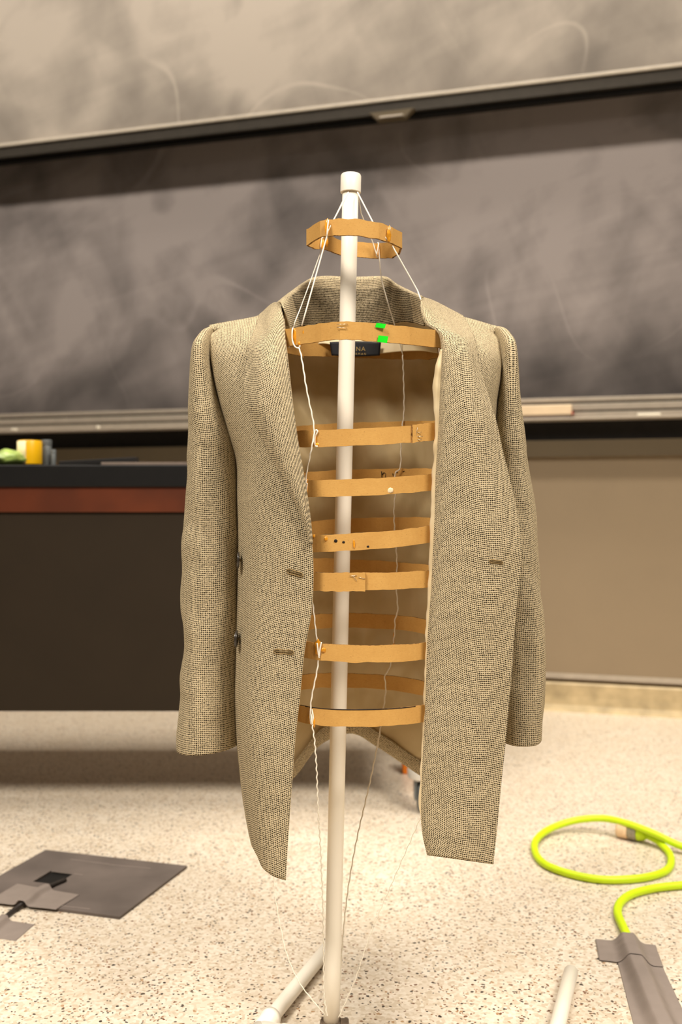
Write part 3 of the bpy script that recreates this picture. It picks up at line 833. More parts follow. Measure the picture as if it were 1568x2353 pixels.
def blob(p, rx, rz, parent, mat='glue', name='glue_blob', ry=0.0012, seed=0):
    bm = bmesh.new(); bmesh.ops.create_icosphere(bm, subdivisions=3, radius=1)
    for v in bm.verts:
        c = v.co.copy(); k = 1+0.45*noise.noise(c*1.9+Vector((seed, p.x*50, p.z*50)))
        v.co = Vector((c.x*rx*k, c.y*ry, c.z*rz*k))+p
    return from_bm(name, bm, M[mat], parent)
for (px, py, rx, rz) in ((752, 522, .0028, .010), (894, 540, .0026, .010), (752, 556, .002, .006), (868, 575, .0022, .008), (742, 563, .002, .009)):
    D = 1.2555 if py < 535 else (1.2625 if px > 880 else 1.36)
    if px == 752 and py > 550: D = 1.343
    if px == 868: D = 1.378
    if px == 742: D = 1.335
    blob(P(px, py, D-0.002), rx, rz, r_neck, seed=px)
for (px, py, rx, rz) in ((678, 774, .0026, .010), (701, 764, .0028, .004), (690, 789, .003, .0026)):
    blob(P(px, py, 1.233-(px-678)*0.0004-0.002), rx, rz, r_sh, seed=px)
for key, e, lst in (('3', r3, ((725, 1006, .002, .008), (729, 1022, .003, .0022))), ('4', r4, ((706, 1118, .0018, .009), )), ('5', r5, ((750, 1238, .0022, .003), (814, 1250, .0013, .005), (722, 1232, .002, .0022))),
                    ('7', r7, ((731, 1488, .0035, .009), (745, 1494, .0035, .003))), ('8', r8, ((716, 1646, .0035, .010), (722, 1660, .002, .006)))):
    for (px, py, rx, rz) in lst: blob(onfront(key, px, py, .0018), rx, rz, e, seed=px)
# pale torn spot and punched holes
blob(onfront('4', 897, 1127), .0034, .0034, r4, 'felt', 'torn_spot', .0006)
for (px, py, r_) in ((772, 1243, .0022), (790, 1246, .0016), (846, 1256, .0014)): blob(onfront('5', px, py), r_, r_*0.8, r5, 'ink', 'punched_hole', .0005)
# green tape bits on the shoulder ring
def tape_bit(c, wd, hg, parent):
    V = []
    for dy in (0, -0.0007):
        for (sx_, sz_) in ((-1, -1), (1, -1), (1, 1), (-1, 1)):
            V.append(c+Vector((sx_*wd/2+0.0008*sz_, dy+sx_*wd/2*0.10, sz_*hg/2-0.0006*sx_)))
    return mesh_obj('green_tape_bit', V, [(4, 5, 6, 7), (3, 2, 1, 0), (0, 1, 5, 4), (1, 2, 6, 5), (2, 3, 7, 6), (3, 0, 4, 7)], M['green'], parent, smooth=False)
tape_bit(P(875, 748.5, 1.1935), 0.0115, 0.0052, r_sh); tape_bit(P(880, 779.5, 1.1935), 0.0118, 0.0078, r_sh)
# pen marks on the inside of the fourth ring
def pen(strokes, key, parent):
    segs = []
    for s in strokes:
        D = ring_back(key, s[0][0]).y-0.0022
        segs.append(([P(a, b, D) for a, b in s], 0.00065, 6))
    return join_tubes('pen_mark', segs, M['ink'], parent)
pen([[(877, 1083), (878, 1097)], [(878, 1091), (883, 1086), (887, 1089), (886, 1097), (890, 1098)], [(903, 1088), (904, 1093)], [(911, 1085), (916, 1087)], [(926, 1084), (931, 1082)]], '4', r4)
# ink line along the top of the lowest ring
segs = []
for k in range(20):
    q0 = ring_front('8', 690+k*14); segs.append(q0+Vector((0, -0.0014, SH/2)))
tube('ink_line', segs, 0.0006, M['ink'], r8, 6)

# ------------------------------------------------------------------ twine
GT = 'twine strings of the hanging rings'
def twist(pts, n, amp=0.0003, seed=0):
    W = hermite(pts, n); out = []
    for i, q in enumerate(W):
        s = i*0.9
        out.append(Vector((q[0]+amp*math.sin(s+seed)+0.0003*noise.noise(Vector((i*.11, seed, 0))), q[1]+amp*math.cos(s), q[2])))
    return out
def poly(pts, k=8):
    out = []
    for a, b in zip(pts[:-1], pts[1:]):
        out += [a+(b-a)*j/k for j in range(k)]
    return out+[pts[-1]]
tw1 = empty('twine', P(800, 443, 1.30), 'white twine down the front left, over the rings beside the left lapel', 'twine', GT)
RT = 0.00095
p1 = [P(801, 442, 1.301), P(754, 530, 1.2515), P(751, 545, 1.2525), P(694, 748, 1.224)]
tube('strand', poly(p1, 6), RT, M['twine'], tw1, 8)
p2 = [P(686, 798, 1.226), P(689, 805, 1.224), P(704, 890, 1.212), P(722, 1000, 1.2085), P(718, 1022, 1.2075), P(703, 1100, 1.221), P(701, 1135, 1.221), P(712, 1240, 1.224), P(712, 1330, 1.222),
      P(720, 1395, 1.218), P(729, 1478, 1.2125), P(733, 1508, 1.212), P(727, 1550, 1.2125), P(714, 1627, 1.2125), P(718, 1665, 1.212)]
tube('strand', twist(p2, 260), RT, M['twine'], tw1, 8)
p3 = [P(718, 1665, 1.212), P(724, 1710, 1.215), P(728, 1770, 1.22), P(731, 1850, 1.23), P(736, 1930, 1.245), P(741, 2040, 1.26), P(744, 2150, 1.275), P(747, 2300, 1.295), P(752, 2335, 1.297)]
tube('strand', twist(p3, 240, 0.0005, 2), RT*0.9, M['twine'], tw1, 8)
def loop_tie(pts, parent, mat='twine', r=RT): return tube('tie_loop', [Vector(q) for q in hermite(pts, 40)], r, M[mat], parent, 8)
loop_tie([P(755, 506, 1.254), P(754, 515, 1.2512), P(752, 540, 1.2512), P(752, 547, 1.254)], tw1)
loop_tie([P(673, 754, 1.231), P(672, 760, 1.2285), P(673, 785, 1.2285), P(680, 798, 1.2265), P(687, 800, 1.2255), P(690, 794, 1.2245)], tw1)
for key, lst in (('3', [(718, 1022), (722, 1000), (727, 988), (730, 990), (724, 1005), (727, 1026), (730, 1025)]), ('7', [(734, 1512), (731, 1495), (729, 1478), (734, 1508), (736, 1490), (739, 1476)]),
                 ('8', [(714, 1628), (713, 1645), (716, 1664), (720, 1650), (717, 1630)]), ('4', [(704, 1103), (702, 1120), (703, 1135), (706, 1110)])):
    loop_tie([onfront(key, a, b, .0035) for a, b in lst], tw1)
# loose thread end below the shoulder ring
tube('loose_end', [P(689, 803, 1.225), P(693, 812, 1.224), P(698, 822, 1.2235)], 0.0004, M['glue'], tw1, 6)

tw2 = empty('twine', P(822, 443, 1.30), 'white twine from the cap down the front right, slipping behind the right lapel', 'twine', GT)
tube('strand', poly([P(822, 442, 1.303), P(862, 520, 1.262), P(893, 553, 1.2625)], 6), RT, M['twine'], tw2, 8)
tube('strand', poly([P(902, 565, 1.266), P(960, 668, 1.275), P(968, 690, 1.268)], 6), RT, M['twine'], tw2, 8)
loop_tie([P(896, 520, 1.267), P(896, 528, 1.2635), P(892, 548, 1.263), P(890, 556, 1.265)], tw2)
p = [P(1010, 800, 1.262), P(1000, 1200, 1.262), P(985, 1650, 1.262), P(970, 1868, 1.250), P(955, 1905, 1.252), P(905, 2020, 1.262), P(850, 2150, 1.275), P(815, 2255, 1.29), P(778, 2338, 1.300)]
tube('strand', twist(p, 300, 0.0004, 5), RT*0.62, M['twine'], tw2, 8)

tw3 = empty('twine', P(825, 443, 1.33), 'twine down the inside of the blazer back, right of the pole', 'twine', GT)
tube('strand', poly([P(823, 443, 1.333), P(830, 490, 1.356), P(858, 560, 1.3755), P(866, 586, 1.374)], 6), RT*0.8, M['twine'], tw3, 8)
loop_tie([P(869, 558, 1.382), P(870, 562, 1.3765), P(866, 588, 1.3765), P(868, 591, 1.38)], tw3)
p = [P(870, 560, 1.3765), P(872, 590, 1.376), P(877, 640, 1.385), P(893, 700, 1.40), P(907, 745, 1.41), P(926, 815, 1.418)]
tube('strand', [Vector(q) for q in hermite(p, 60)], RT*0.8, M['twine'], tw3, 8)
p = [P(926, 815, 1.418), P(928, 870, 1.418), P(928, 960, 1.418), P(924, 985, 1.416), P(922, 1030, 1.416), P(917, 1080, 1.418), P(910, 1085, 1.418), P(910, 1115, 1.417), P(906, 1180, 1.417), P(907, 1210, 1.417), P(911, 1260, 1.418), P(913, 1300, 1.4175),
     P(911, 1340, 1.418), P(913, 1410, 1.418), P(909, 1420, 1.4185), P(908, 1445, 1.4185), P(904, 1480, 1.42), P(893, 1540, 1.42), P(886, 1550, 1.4185), P(887, 1582, 1.418), P(880, 1640, 1.41), P(872, 1690, 1.40), P(852, 1790, 1.38), P(836, 1860, 1.365), P(822, 1920, 1.352), P(798, 2060, 1.34), P(785, 2200, 1.337), P(776, 2335, 1.333)]
tube('strand', twist(p, 420, 0.0004, 9), RT, M['twine'], tw3, 8)
blob(P(905, 1474, 1.42), .0011, .011, tw3, 'glue', 'glue_blob', .001)

tw4 = empty('twine', P(798, 443, 1.33), 'twine behind the front left string, reappearing below the left hem', 'twine', GT)
tube('strand', poly([P(797, 443, 1.33), P(770, 500, 1.325), P(741, 548, 1.3335), P(738, 570, 1.335)], 6), RT*0.8, M['twine'], tw4, 8)
tube('strand', poly([P(741, 548, 1.3335), P(737, 580, 1.337), P(716, 640, 1.335), P(692, 705, 1.308), P(678, 740, 1.285), P(664, 800, 1.30)], 6), RT*0.7, M['twine'], tw4, 8)
loop_tie([P(741, 545, 1.345), P(740, 550, 1.334), P(737, 570, 1.3345), P(739, 574, 1.342)], tw4)
p = [P(660, 800, 1.38), P(650, 1200, 1.37), P(640, 1650, 1.35), P(629, 1990, 1.31), P(631, 2040, 1.308), P(645, 2130, 1.306), P(662, 2200, 1.303), P(690, 2260, 1.30), P(720, 2300, 1.30), P(750, 2335, 1.30)]
tube('strand', twist(p, 320, 0.0004, 12), RT*0.75, M['twine'], tw4, 8)

# ------------------------------------------------------------------ blazer
BZ = empty('blazer', P(838, 1980, PD), 'beige and black woven wool blazer hanging open over the cardboard rings', 'blazer')
W_, L_ = M['wool'], M['lining']
nz = noise.noise
def wr_body(amp=0.003, fx=9, fy=4, seed=0.0, edge=True):
    def f(u, v, a, b, p):
        return amp*(nz(Vector((u*fx, v*fy, seed)))+0.45*nz(Vector((u*fx*2.7+v*4, v*fy*2.3, seed+5))))
    return f
TH = 0.0016

# left front
A_rows = [
 [(652,697,1.362),(600,723,1.362),(540,738,1.362),(482,751,1.362)],
 [(653,714,1.315),(600,737,1.325),(540,749,1.33),(482,759,1.350)],
 [(655,745,1.272),(600,757,1.283),(540,768,1.296),(484,776,1.325),(485,776,1.352),(490,776,1.383)],
 [(658,792,1.236),(605,797,1.246),(545,802,1.268),(489,808,1.305),(489,808,1.345),(496,808,1.396)],
 [(664,850,1.217),(605,852,1.228),(550,853,1.253),(498,855,1.293),(497,855,1.345),(507,855,1.408)],
 [(672,920,1.206),(610,920,1.216),(560,920,1.242),(513,920,1.288),(511,920,1.345),(518,920,1.416)],
 [(682,1000,1.200),(620,1000,1.208),(575,1000,1.235),(535,1000,1.29),(531,1000,1.345),(545,1000,1.424)],
 [(692,1060,1.197),(630,1060,1.205),(585,1060,1.230),(553,1060,1.285),(543,1060,1.34),(556,1060,1.41),(575,1060,1.442)],
 [(706,1150,1.196),(640,1150,1.203),(590,1150,1.225),(559,1150,1.27),(545,1150,1.34),(560,1150,1.42),(592,1150,1.456)],
 [(720,1290,1.194),(650,1290,1.200),(595,1290,1.220),(561,1290,1.262),(547,1290,1.34),(562,1290,1.42),(592,1290,1.456)],
 [(717,1400,1.196),(650,1400,1.201),(592,1400,1.218),(558,1400,1.262),(546,1400,1.34),(562,1400,1.42),(592,1400,1.456)],
 [(700,1500,1.198),(645,1500,1.202),(588,1500,1.217),(554,1500,1.262),(544,1500,1.34),(562,1500,1.42),(592,1500,1.456)],
 [(690,1600,1.200),(637,1600,1.203),(583,1600,1.217),(550,1600,1.262),(541,1600,1.34),(560,1600,1.42),(592,1600,1.456)],
 [(680,1690,1.201),(630,1690,1.203),(583,1690,1.215),(555,1690,1.260),(545,1690,1.33),(562,1680,1.41),(595,1670,1.45)],
 [(673,1780,1.202),(628,1778,1.204),(587,1776,1.215),(563,1772,1.255),(552,1755,1.33),(565,1740,1.41),(595,1730,1.45)],
 [(668,1850,1.203),(626,1848,1.205),(592,1845,1.215),(570,1838,1.252),(558,1815,1.33),(567,1795,1.41),(596,1780,1.45)],
 [(662,1935,1.203),(627,1931,1.205),(600,1925,1.213),(580,1908,1.248),(567,1880,1.32),(572,1855,1.40),(598,1835,1.445)],
 [(657,2023,1.203),(632,2015,1.205),(610,2000,1.212),(592,1966,1.245),(577,1930,1.32),(577,1900,1.40),(600,1880,1.44)],
]
def wrA(u, v, a, b, p):
    f = 0.0028*(nz(Vector((u*7, v*3.2, 1.7)))+0.5*nz(Vector((u*15+v*6, v*8, 4.2))))
    if a > 0.93: f *= 0.6
    return f
LF = surf('left_front', A_rows, [W_, L_], BZ, 90, 200, wr=wrA, thick=TH, off=0, mat_off=1)

# left lapel, folded back over the front
def lapel_row(y, rx, D, mids, outer):
    return [(rx-7, y, D+0.010), (rx-1, y, D+0.005), (rx, y, D+0.002), (rx-5, y, D)]+mids+[outer]
E_rows = [
 [(648,698,1.30),(646,697,1.296),(643,696,1.298),(636,695,1.31),(620,703,1.335),(606,716,1.350),(596,724,1.357)],
 [(645,735,1.272),(650,735,1.264),(651,735,1.260),(645,736,1.256),(622,742,1.262),(603,752,1.276),(586,760,1.288)],
 lapel_row(790, 655, 1.222, [(632,794,1.216),(605,798,1.222)], (571,800,1.247)),
 lapel_row(840, 660, 1.204, [(635,842,1.197),(603,845,1.203)], (565,848,1.235)),
 lapel_row(885, 665, 1.196, [(638,887,1.189),(603,889,1.194)], (561,891,1.223)),
 lapel_row(932, 671, 1.191, [(642,934,1.185),(607,936,1.188)], (567,934,1.212)),
 lapel_row(968, 677, 1.189, [(650,970,1.183),(618,970,1.186)], (582,963,1.205)),
 lapel_row(1008, 683, 1.188, [(660,1010,1.182),(632,1009,1.184)], (600,1001,1.199)),
 lapel_row(1072, 694, 1.187, [(678,1074,1.182),(658,1074,1.183)], (634,1069,1.193)),
 lapel_row(1138, 705, 1.187, [(694,1140,1.182),(682,1139,1.183)], (667,1133,1.189)),
 lapel_row(1190, 712, 1.188, [(706,1191,1.183),(699,1189,1.184)], (691,1180,1.187)),
 [(710,1250,1.195),(716,1250,1.193),(718,1250,1.190),(716,1250,1.188),(714,1250,1.187),(711,1245,1.187),(708,1228,1.188)],
]
surf('left_lapel', E_rows, [W_, W_], BZ, 70, 150, wr=wr_body(0.0012, 12, 8, 3.0), thick=TH, off=0, uvrot=math.radians(-16))

# right front under the turned-back facing
C_rows = [
 [(975,690,1.362),(1060,728,1.364),(1110,742,1.364),(1150,752,1.364)],
 [(978,712,1.32),(1060,742,1.325),(1108,754,1.332),(1154,766,1.350)],
 [(990,748,1.285),(1060,768,1.286),(1106,778,1.296),(1156,792,1.328),(1156,792,1.352),(1148,792,1.390)],
 [(1018,805,1.246),(1080,808,1.252),(1120,812,1.268),(1153,826,1.305),(1153,827,1.345),(1143,830,1.403)],
 [(1016,860,1.227),(1080,862,1.233),(1120,864,1.254),(1148,868,1.295),(1149,868,1.345),(1141,868,1.410)],
 [(1013,920,1.222),(1080,920,1.227),(1116,920,1.250),(1140,920,1.292),(1142,920,1.345),(1138,920,1.416)],
 [(1009,1000,1.220),(1080,1000,1.226),(1120,1000,1.252),(1140,1000,1.30),(1145,1000,1.35),(1136,1000,1.428)],
 [(1004,1100,1.219),(1080,1100,1.226),(1138,1100,1.262),(1160,1100,1.33),(1148,1100,1.42),(1128,1100,1.456)],
 [(996,1300,1.219),(1080,1300,1.226),(1142,1300,1.264),(1164,1300,1.34),(1150,1300,1.42),(1128,1300,1.456)],
 [(985,1500,1.220),(1075,1500,1.226),(1136,1500,1.264),(1156,1500,1.34),(1146,1500,1.42),(1126,1500,1.456)],
 [(977,1700,1.221),(1065,1700,1.226),(1118,1698,1.262),(1136,1690,1.34),(1128,1680,1.42),(1115,1670,1.45)],
 [(972,1850,1.221),(1055,1848,1.226),(1104,1842,1.26),(1120,1825,1.34),(1114,1805,1.41),(1105,1795,1.44)],
 [(985,1955,1.220),(1050,1950,1.226),(1098,1925,1.258),(1112,1895,1.33),(1106,1868,1.40),(1100,1855,1.43)],
]
surf('right_front', C_rows, [L_, W_], BZ, 70, 160, wr=wr_body(0.002, 8, 4, 8.0), thick=TH, off=0, mat_off=1, rim=1, uvrot=math.radians(4))

# right facing, turned back from collar to hem
def frow(y, xl, xr, D0, D1, D2, D3, yl=None, yr2=None):
    yl = y if yl is None else yl; yr2 = y if yr2 is None else yr2
    w_ = xr-xl
    return [(xl+7, yl, D0+0.009), (xl+1, yl, D0+0.004), (xl, yl, D0), (xl+w_*0.08, yl+(yr2-yl)*.08, D0-0.004+(D1-D0)*0.3), (xl+w_*0.35, yl+(yr2-yl)*.35, D1), (xl+w_*0.7, yl+(yr2-yl)*.7, D2), (xr, yr2, D3)]
F_rows = [
 [(974,692,1.305),(969,688,1.300),(968,686,1.296),(975,685,1.305),(1005,696,1.335),(1040,714,1.353),(1064,727,1.360)],
 [(980,722,1.280),(973,720,1.275),(971,719,1.270),(978,719,1.266),(1010,728,1.275),(1048,744,1.288),(1082,756,1.300)],
 [(992,748,1.262),(984,746,1.256),(981,745,1.252),(988,744,1.246),(1020,750,1.250),(1056,764,1.260),(1088,774,1.274)],
 frow(775, 1010, 1091, 1.232, 1.224, 1.232, 1.255, 768, 790),
 frow(810, 1016, 1096, 1.222, 1.210, 1.216, 1.238),
 frow(860, 1015, 1107, 1.216, 1.203, 1.207, 1.226),
 frow(910, 1012, 1121, 1.213, 1.199, 1.203, 1.221),
 frow(960, 1010, 1136, 1.211, 1.197, 1.200, 1.218),
 frow(1060, 1006, 1161, 1.210, 1.196, 1.199, 1.216),
 frow(1180, 1001, 1188, 1.210, 1.196, 1.199, 1.214),
 frow(1250, 998, 1199, 1.210, 1.196, 1.198, 1.212),
 frow(1310, 996, 1197, 1.210, 1.197, 1.198, 1.211),
 frow(1400, 991, 1187, 1.210, 1.198, 1.198, 1.210),
 frow(1500, 985, 1180, 1.210, 1.199, 1.199, 1.210),
 frow(1600, 981, 1172, 1.210, 1.200, 1.200, 1.210),
 frow(1700, 976, 1162, 1.210, 1.200, 1.200, 1.210),
 frow(1780, 972, 1154, 1.210, 1.200, 1.200, 1.209),
 frow(1850, 970, 1147, 1.210, 1.200, 1.199, 1.208),
 frow(1920, 974, 1140, 1.210, 1.200, 1.199, 1.207, 1916, 1924),
 frow(1975, 985, 1134, 1.209, 1.200, 1.199, 1.206, 1964, 1986),
]
def wrF(u, v, a, b, p):
    f = 0.0020*nz(Vector((u*6, v*3.4, 21.0)))+0.0014*nz(Vector((u*11+v*3, v*13, 2.2)))
    f += 0.0020*max(0, b-0.55)*nz(Vector((u*4, v*30, 7.7)))*(1 if 0.25 < a < 0.75 else 0.4)
    return f
RF = surf('right_facing', F_rows, [W_, W_], BZ, 80, 220, wr=wrF, thick=TH, off=0, uvrot=math.radians(3))

# cream lining edge showing along the turned-back facing
def grow(y, xl, xr): return [(xr+4, y, 1.236), (xl+4, y, 1.236), (xl, y, 1.229), (xl+(xr-xl)*0.4, y, 1.2185), (xr+3, y, 1.2165)]
G_rows = [grow(803, 1014, 1015.5), grow(830, 1003, 1015), grow(870, 998, 1013), grow(915, 997, 1011), grow(960, 1000, 1009), grow(1060, 995, 1006), grow(1200, 990, 1000), grow(1350, 984, 994),
          grow(1500, 977, 985), grow(1640, 974, 980), grow(1740, 969, 974), grow(1800, 967, 972), grow(1855, 964, 970), grow(1890, 970, 973), grow(1915, 974, 976)]
def wrG(u, v, a, b, p): return 0.0012*nz(Vector((u*30, v*75, 3.3)))+0.001*nz(Vector((u*60+v*40, v*30, 9)))
surf('lining_edge', G_rows, [M['piping']], BZ, 24, 260, wr=wrG, thick=0.0006, off=0)

# back: outer wool and inner lining
def back_rows(o):
    return [
     [(482,752,1.366+o),(560,737,1.368+o),(640,716,1.385+o),(720,742,1.443+o),(806,748,1.462+o),(890,742,1.443+o),(975,712,1.385+o),(1060,730,1.368+o),(1150,754,1.366+o)],
     [(490,775,1.385+o),(560,765,1.408+o),(650,768,1.438+o),(720,775,1.458+o),(806,778,1.468+o),(890,775,1.458+o),(970,768,1.438+o),(1060,768,1.408+o),(1145,780,1.385+o)],
     [(500,830,1.405+o),(560,826,1.438+o),(650,824,1.464+o),(720,824,1.473+o),(806,824,1.478+o),(890,824,1.473+o),(970,824,1.464+o),(1060,826,1.438+o),(1142,835,1.405+o)],
     [(520,950,1.42+o),(580,950,1.45+o),(650,950,1.474+o),(720,950,1.482+o),(806,950,1.485+o),(890,950,1.482+o),(970,950,1.474+o),(1060,950,1.45+o),(1138,950,1.42+o)],
     [(590,1100,1.452+o),(620,1100,1.465+o),(660,1100,1.478+o),(720,1100,1.484+o),(806,1100,1.487+o),(890,1100,1.484+o),(970,1100,1.478+o),(1060,1100,1.468+o),(1130,1100,1.452+o)],
     [(590,1300,1.452+o),(620,1300,1.465+o),(660,1300,1.478+o),(720,1300,1.484+o),(806,1300,1.487+o),(890,1300,1.484+o),(970,1300,1.478+o),(1060,1300,1.468+o),(1130,1300,1.452+o)],
     [(590,1500,1.452+o),(620,1500,1.465+o),(660,1500,1.480+o),(720,1500,1.488+o),(806,1500,1.490+o),(890,1500,1.488+o),(970,1500,1.480+o),(1060,1500,1.468+o),(1126,1500,1.452+o)],
     [(592,1640,1.450+o),(620,1635,1.465+o),(660,1625,1.480+o),(720,1612,1.490+o),(812,1600,1.492+o),(880,1612,1.490+o),(970,1630,1.480+o),(1050,1640,1.465+o),(1115,1650,1.45+o)],
    ]
hem = [(598,1850,1.445),(630,1825,1.462),(676,1786,1.472),(742,1708,1.487),(811,1686,1.490),(866,1716,1.487),(972,1786,1.472),(1045,1825,1.46),(1102,1855,1.44)]
def hemrow(dy, o): return [(a, b+dy, D+o) for a, b, D in hem]
surf('back_panel', back_rows(0.006)+[hemrow(-40, 0.006), hemrow(0, 0.004)], [W_, W_], BZ, 90, 130, wr=wr_body(0.002, 7, 4, 14.0), thick=TH, off=0)
def wrL(u, v, a, b, p):
    # hanging folds of the loose lining
    g = 0.010*nz(Vector((u*16+0.6*math.sin(v*5), v*2.4, 31.0)))+0.0045*nz(Vector((u*34, v*9+u*6, 2.0)))
    g += 0.0012*nz(Vector((u*70, v*40, 6.0)))
    k = min(1, a*6)
    return g*k
surf('lining', back_rows(-0.004)+[hemrow(-32, -0.004)], [L_], BZ, 130, 220, wr=wrL, thick=0.0006, off=0)
surf('hem_facing', [hemrow(-36, -0.0065), hemrow(-18, -0.007), hemrow(-1, -0.005)], [W_], BZ, 90, 16, thick=TH, off=0)

# collar
def csec(*q): return list(q)
secs = [
 [(668,757,1.290),(660,728,1.283),(652,708,1.280),(647,697,1.286),(640,695,1.300),(630,703,1.325),(610,724,1.352)],
 [(690,750,1.335),(684,722,1.330),(676,692,1.326),(671,674,1.332),(664,674,1.350),(652,690,1.385),(634,715,1.405)],
 [(702,750,1.392),(702,712,1.386),(700,672,1.385),(700,652,1.390),(696,652,1.410),(686,672,1.445),(672,705,1.46)],
 [(722,750,1.428),(722,712,1.424),(722,668,1.425),(722,642,1.428),(720,641,1.445),(716,660,1.480),(710,700,1.49)],
 [(742,750,1.443),(742,712,1.440),(742,668,1.441),(742,639,1.444),(742,638,1.458),(740,655,1.490),(738,700,1.50)],
 [(806,752,1.458),(806,712,1.456),(806,668,1.457),(806,640,1.459),(806,639,1.473),(806,655,1.502),(806,705,1.512)],
 [(866,750,1.445),(866,712,1.442),(868,668,1.443),(869,638,1.446),(869,637,1.460),(870,655,1.492),(872,700,1.502)],
 [(890,747,1.432),(890,712,1.428),(888,668,1.428),(886,639,1.430),(889,639,1.447),(896,660,1.482),(905,700,1.49)],
 [(925,740,1.400),(920,712,1.393),(912,678,1.390),(908,655,1.392),(913,654,1.412),(925,674,1.445),(940,705,1.46)],
 [(948,742,1.345),(946,718,1.338),(942,692,1.334),(940,672,1.337),(948,672,1.355),(962,690,1.390),(985,715,1.405)],
 [(975,750,1.300),(973,725,1.292),(970,702,1.288),(968,685,1.290),(976,684,1.306),(990,697,1.335),(1020,722,1.355)],
]
# rows run along the neck: transpose the sections
rows = [[s[k] for s in secs] for k in range(7)]
co = surf('collar', rows, [W_, M['wool_wide_gaps']], BZ, 140, 60, wr=wr_body(0.0012, 14, 14, 5.5), thick=TH*1.2, off=0)
for i_, p_ in enumerate(co.data.polygons):          # the stand inside the neck gets the weave with wider dark gaps
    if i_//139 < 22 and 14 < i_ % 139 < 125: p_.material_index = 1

# cream neck facing with wavy lower edge
NF = [[(655,748,1.40),(700,746,1.432),(806,748,1.448),(905,742,1.436),(960,735,1.405),(990,732,1.37)],
      [(655,770,1.405),(700,770,1.428),(806,772,1.437),(905,772,1.430),(960,772,1.405),(1000,772,1.37)],
      [(652,795,1.405),(700,796,1.424),(745,790,1.428),(806,806,1.430),(870,812,1.428),(905,809,1.424),(960,806,1.402),(1008,812,1.365)]]
def wrN(u, v, a, b, p): return 0.0025*a*nz(Vector((u*28, v*8, 1.1)))
surf('neck_facing', NF, [M['facing']], BZ, 100, 30, wr=wrN, thick=0.0008, off=0)
# woven label
LB = [[(758,786,1.4235),(815,784,1.4255),(876,787,1.4235)],[(762,817,1.4215),(818,819,1.4235),(873,817,1.4215)]]
lbo = surf('maker_label', LB, [M['label']], BZ, 24, 8, thick=0.0006, off=0); lbo['label'] = 'black woven label with gold lettering'
def text(s, px, py, hpx, D, spacing=1.15):
    cu = bpy.data.curves.new('lettering', 'FONT'); cu.body = s; cu.size = hpx/(F/D)/0.70; cu.extrude = 0.0002; cu.space_character = spacing; cu.resolution_u = 3
    ob_ = bpy.data.objects.new('lettering', cu); C.objects.link(ob_)
    ob_.matrix_world = Matrix.Translation(P(px, py, D)) @ Matrix.Rotation(math.pi/2, 4, 'X')
    dg = bpy.context.evaluated_depsgraph_get(); dg.update()
    me = bpy.data.meshes.new_from_object(ob_.evaluated_get(dg)); me.transform(ob_.matrix_world)
    C.objects.unlink(ob_); bpy.data.objects.remove(ob_)
    me.materials.clear(); me.materials.append(M['gold'])
    o = bpy.data.objects.new('lettering', me); link(o); keep(o, lbo); return o
text('NA', 818, 806.5, 10, 1.4205, 1.2); text('RMAN', 817, 815.5, 5, 1.4205, 1.45)

# sleeves
def sleeve(name, stn, Dc, rd_, side, label=None, seed=0.0):
    rings = []
    nu = 56
    for (y, xl, xr, Df_, kd) in stn:
        Dcc = Dc; D_front = Dcc-rd_*kd
        z0 = H-(y-HY)*D_front/F
        cx_ = ((xl+xr)/2-HX)*Dcc/F; rx_ = (xr-xl)/2*Dcc/F
        r = []
        for k in range(nu):
            a = -2*math.pi*k/nu+math.pi/2
            c, s = math.cos(a), math.sin(a)
            c_ = abs(c)**0.88*(1 if c > 0 else -1)
            r.append((cx_+rx_*c_, Dcc+rd_*kd*s+Df_, z0+(-0.006 if False else 0)))
        rings.append(r)
    R = np.array(rings); G = np.stack([hermite(R[:, b], 200) for b in range(nu)], axis=1)
    # slanted cuff: lower on the outer side
    zmin = G[-1, :, 2].mean(); top = G[0, :, 2].mean()
    for a in range(200):
        t = max(0, (a/199-0.85)/0.15)
        xs = G[a, :, 0]; mid = (xs.max()+xs.min())/2; hw = (xs.max()-xs.min())/2+1e-6
        G[a, :, 2] += t*side*0.0045*(xs-mid)/hw
    def wrS(u, v, a, b, p):
        k = min(1, a*7)
        f = 0.0030*nz(Vector((math.cos(b*6.283)*1.1+seed, math.sin(b*6.283)*1.1, v*6.0)))
        f += 0.0034*nz(Vector((b*5+v*9+seed, v*17, seed)))*(1.0 if 0.35 < a < 0.9 else 0.5)
        f += 0.0016*nz(Vector((b*7, v*34+b*3, seed+2)))*(1.0 if 0.5 < a < 0.92 else 0.25)
        return -f*k
    o = grid_mesh(name, G, [W_, L_], BZ, closed_u=True, wr=wrS, thick=TH, off=1, mat_off=1, uvoff=(seed*0.01, 0), uref=0.5)
    return o
SL = [(748,476,486,0.02,0.35),(755,466,487,0.015,0.60),(768,458,488,0.01,0.80),(790,451,489,0.0,0.94),(820,447,493,0,1.0),(860,444,501,0,1.0),(910,442,511,0,1.0),(960,440,524,0,1.0),(1010,437,538,0,1.0),
      (1060,432,545,0,1.0),(1150,427,550,0,1.0),(1250,424,553,0,1.0),(1350,422,554,0,1.0),(1440,422,551,0,1.0),(1490,424,549,0,1.0),(1540,419,549,0,1.0),(1600,417,551,0,1.0),(1660,415,553,0,1.0),(1710,412,555,0,1.0),(1734,413,555,0,1.0)]
sleeve('left_sleeve', SL, 1.338, 0.056, 1, seed=1.0)
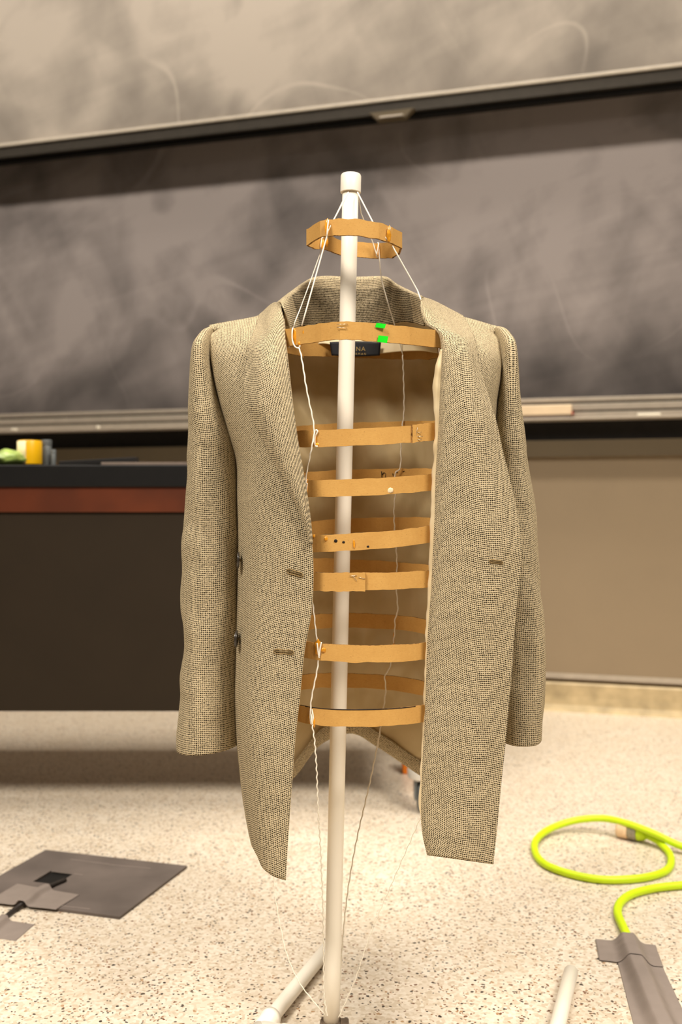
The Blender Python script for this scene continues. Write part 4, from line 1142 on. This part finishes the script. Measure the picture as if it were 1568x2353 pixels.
SR = [(746,1140,1152,0.02,0.35),(752,1141,1163,0.015,0.60),(764,1143,1170,0.01,0.80),(785,1146,1175,0,0.94),(815,1146,1177,0,1.0),(850,1143,1180,0,1.0),(900,1136,1187,0,1.0),(950,1130,1194,0,1.0),(1000,1128,1202,0,1.0),(1040,1126,1207,0,1.0),
      (1110,1126,1215,0,1.0),(1180,1130,1223,0,1.0),(1300,1134,1234,0,1.0),(1400,1138,1242,0,1.0),(1500,1142,1249,0,1.0),(1560,1144,1249,0,1.0),(1640,1146,1245,0,1.0),(1690,1147,1241,0,1.0),(1715,1148,1239,0,1.0)]
sleeve('right_sleeve', SR, 1.338, 0.056, 0.3, seed=2.0)

# buttonholes: stitched lips and slit
from mathutils.bvhtree import BVHTree
def on_cloth(o, px, py, lift=0.0016):
    t_ = BVHTree.FromPolygons([v.co for v in o.data.vertices], [p.vertices for p in o.data.polygons])
    d_ = Vector(((px-HX)/F, 1, -(py-HY)/F)).normalized()
    hit = t_.ray_cast(Vector((0, 0, H)), d_)
    return hit[0]-d_*lift
def buttonhole(cloth, px0, py0, px1, py1, wd=0.0022):
    a, b = on_cloth(cloth, px0, py0), on_cloth(cloth, px1, py1); d = (b-a).normalized(); n_ = Vector((-d.z, 0, d.x))*wd
    pts = [a+n_, a+(b-a)*.5+n_, b+n_*.9, b+d*wd, b-n_*.9, a+(b-a)*.5-n_, a-n_, a-d*wd]
    o = tube('buttonhole', [Vector(q) for q in list(hermite(pts, 48, True))+[hermite(pts, 48, True)[0]]], 0.00055, M['lip'], BZ, 8)
    s = tube('slit', [a, b], 0.0009, M['thread'], None, 6); keep(s, o)
    return o
buttonhole(LF, 663, 1312, 693, 1321); buttonhole(LF, 633, 1497, 672, 1499)
buttonhole(RF, 1128, 1289, 1154, 1293, 0.0016)

# buttons on the left edge, seen nearly edge on
def button(px, py, D, r, tilt):
    t_ = BVHTree.FromPolygons([v.co for v in LF.data.vertices], [p.vertices for p in LF.data.polygons])
    loc, nn, _, _ = t_.find_nearest(P(px, py, D))
    if nn.x > 0: nn = -nn
    c_ = loc+nn*0.0055; nrm = Vector((-1, tilt, 0.04)).normalized()
    rot_ = Vector((0, 0, 1)).rotation_difference(nrm).to_matrix().to_4x4()
    o = lathe('button', [(r*0.6, -0.0015), (r*0.95, -0.001), (r, 0.0004), (r*0.97, 0.0018), (r*0.8, 0.0015), (r*0.5, 0.0008), (0.0005, 0.0008)], M['button'], BZ, 32, Matrix.Translation(c_) @ rot_)
    sh = lathe('shank', [(0.0016, -0.006), (0.0016, -0.001)], M['thread'], None, 10, Matrix.Translation(c_) @ rot_); keep(sh, o)
    return o
button(560, 1287, 1.272, 0.0108, -0.12); button(560, 1468, 1.268, 0.0108, 0.02)
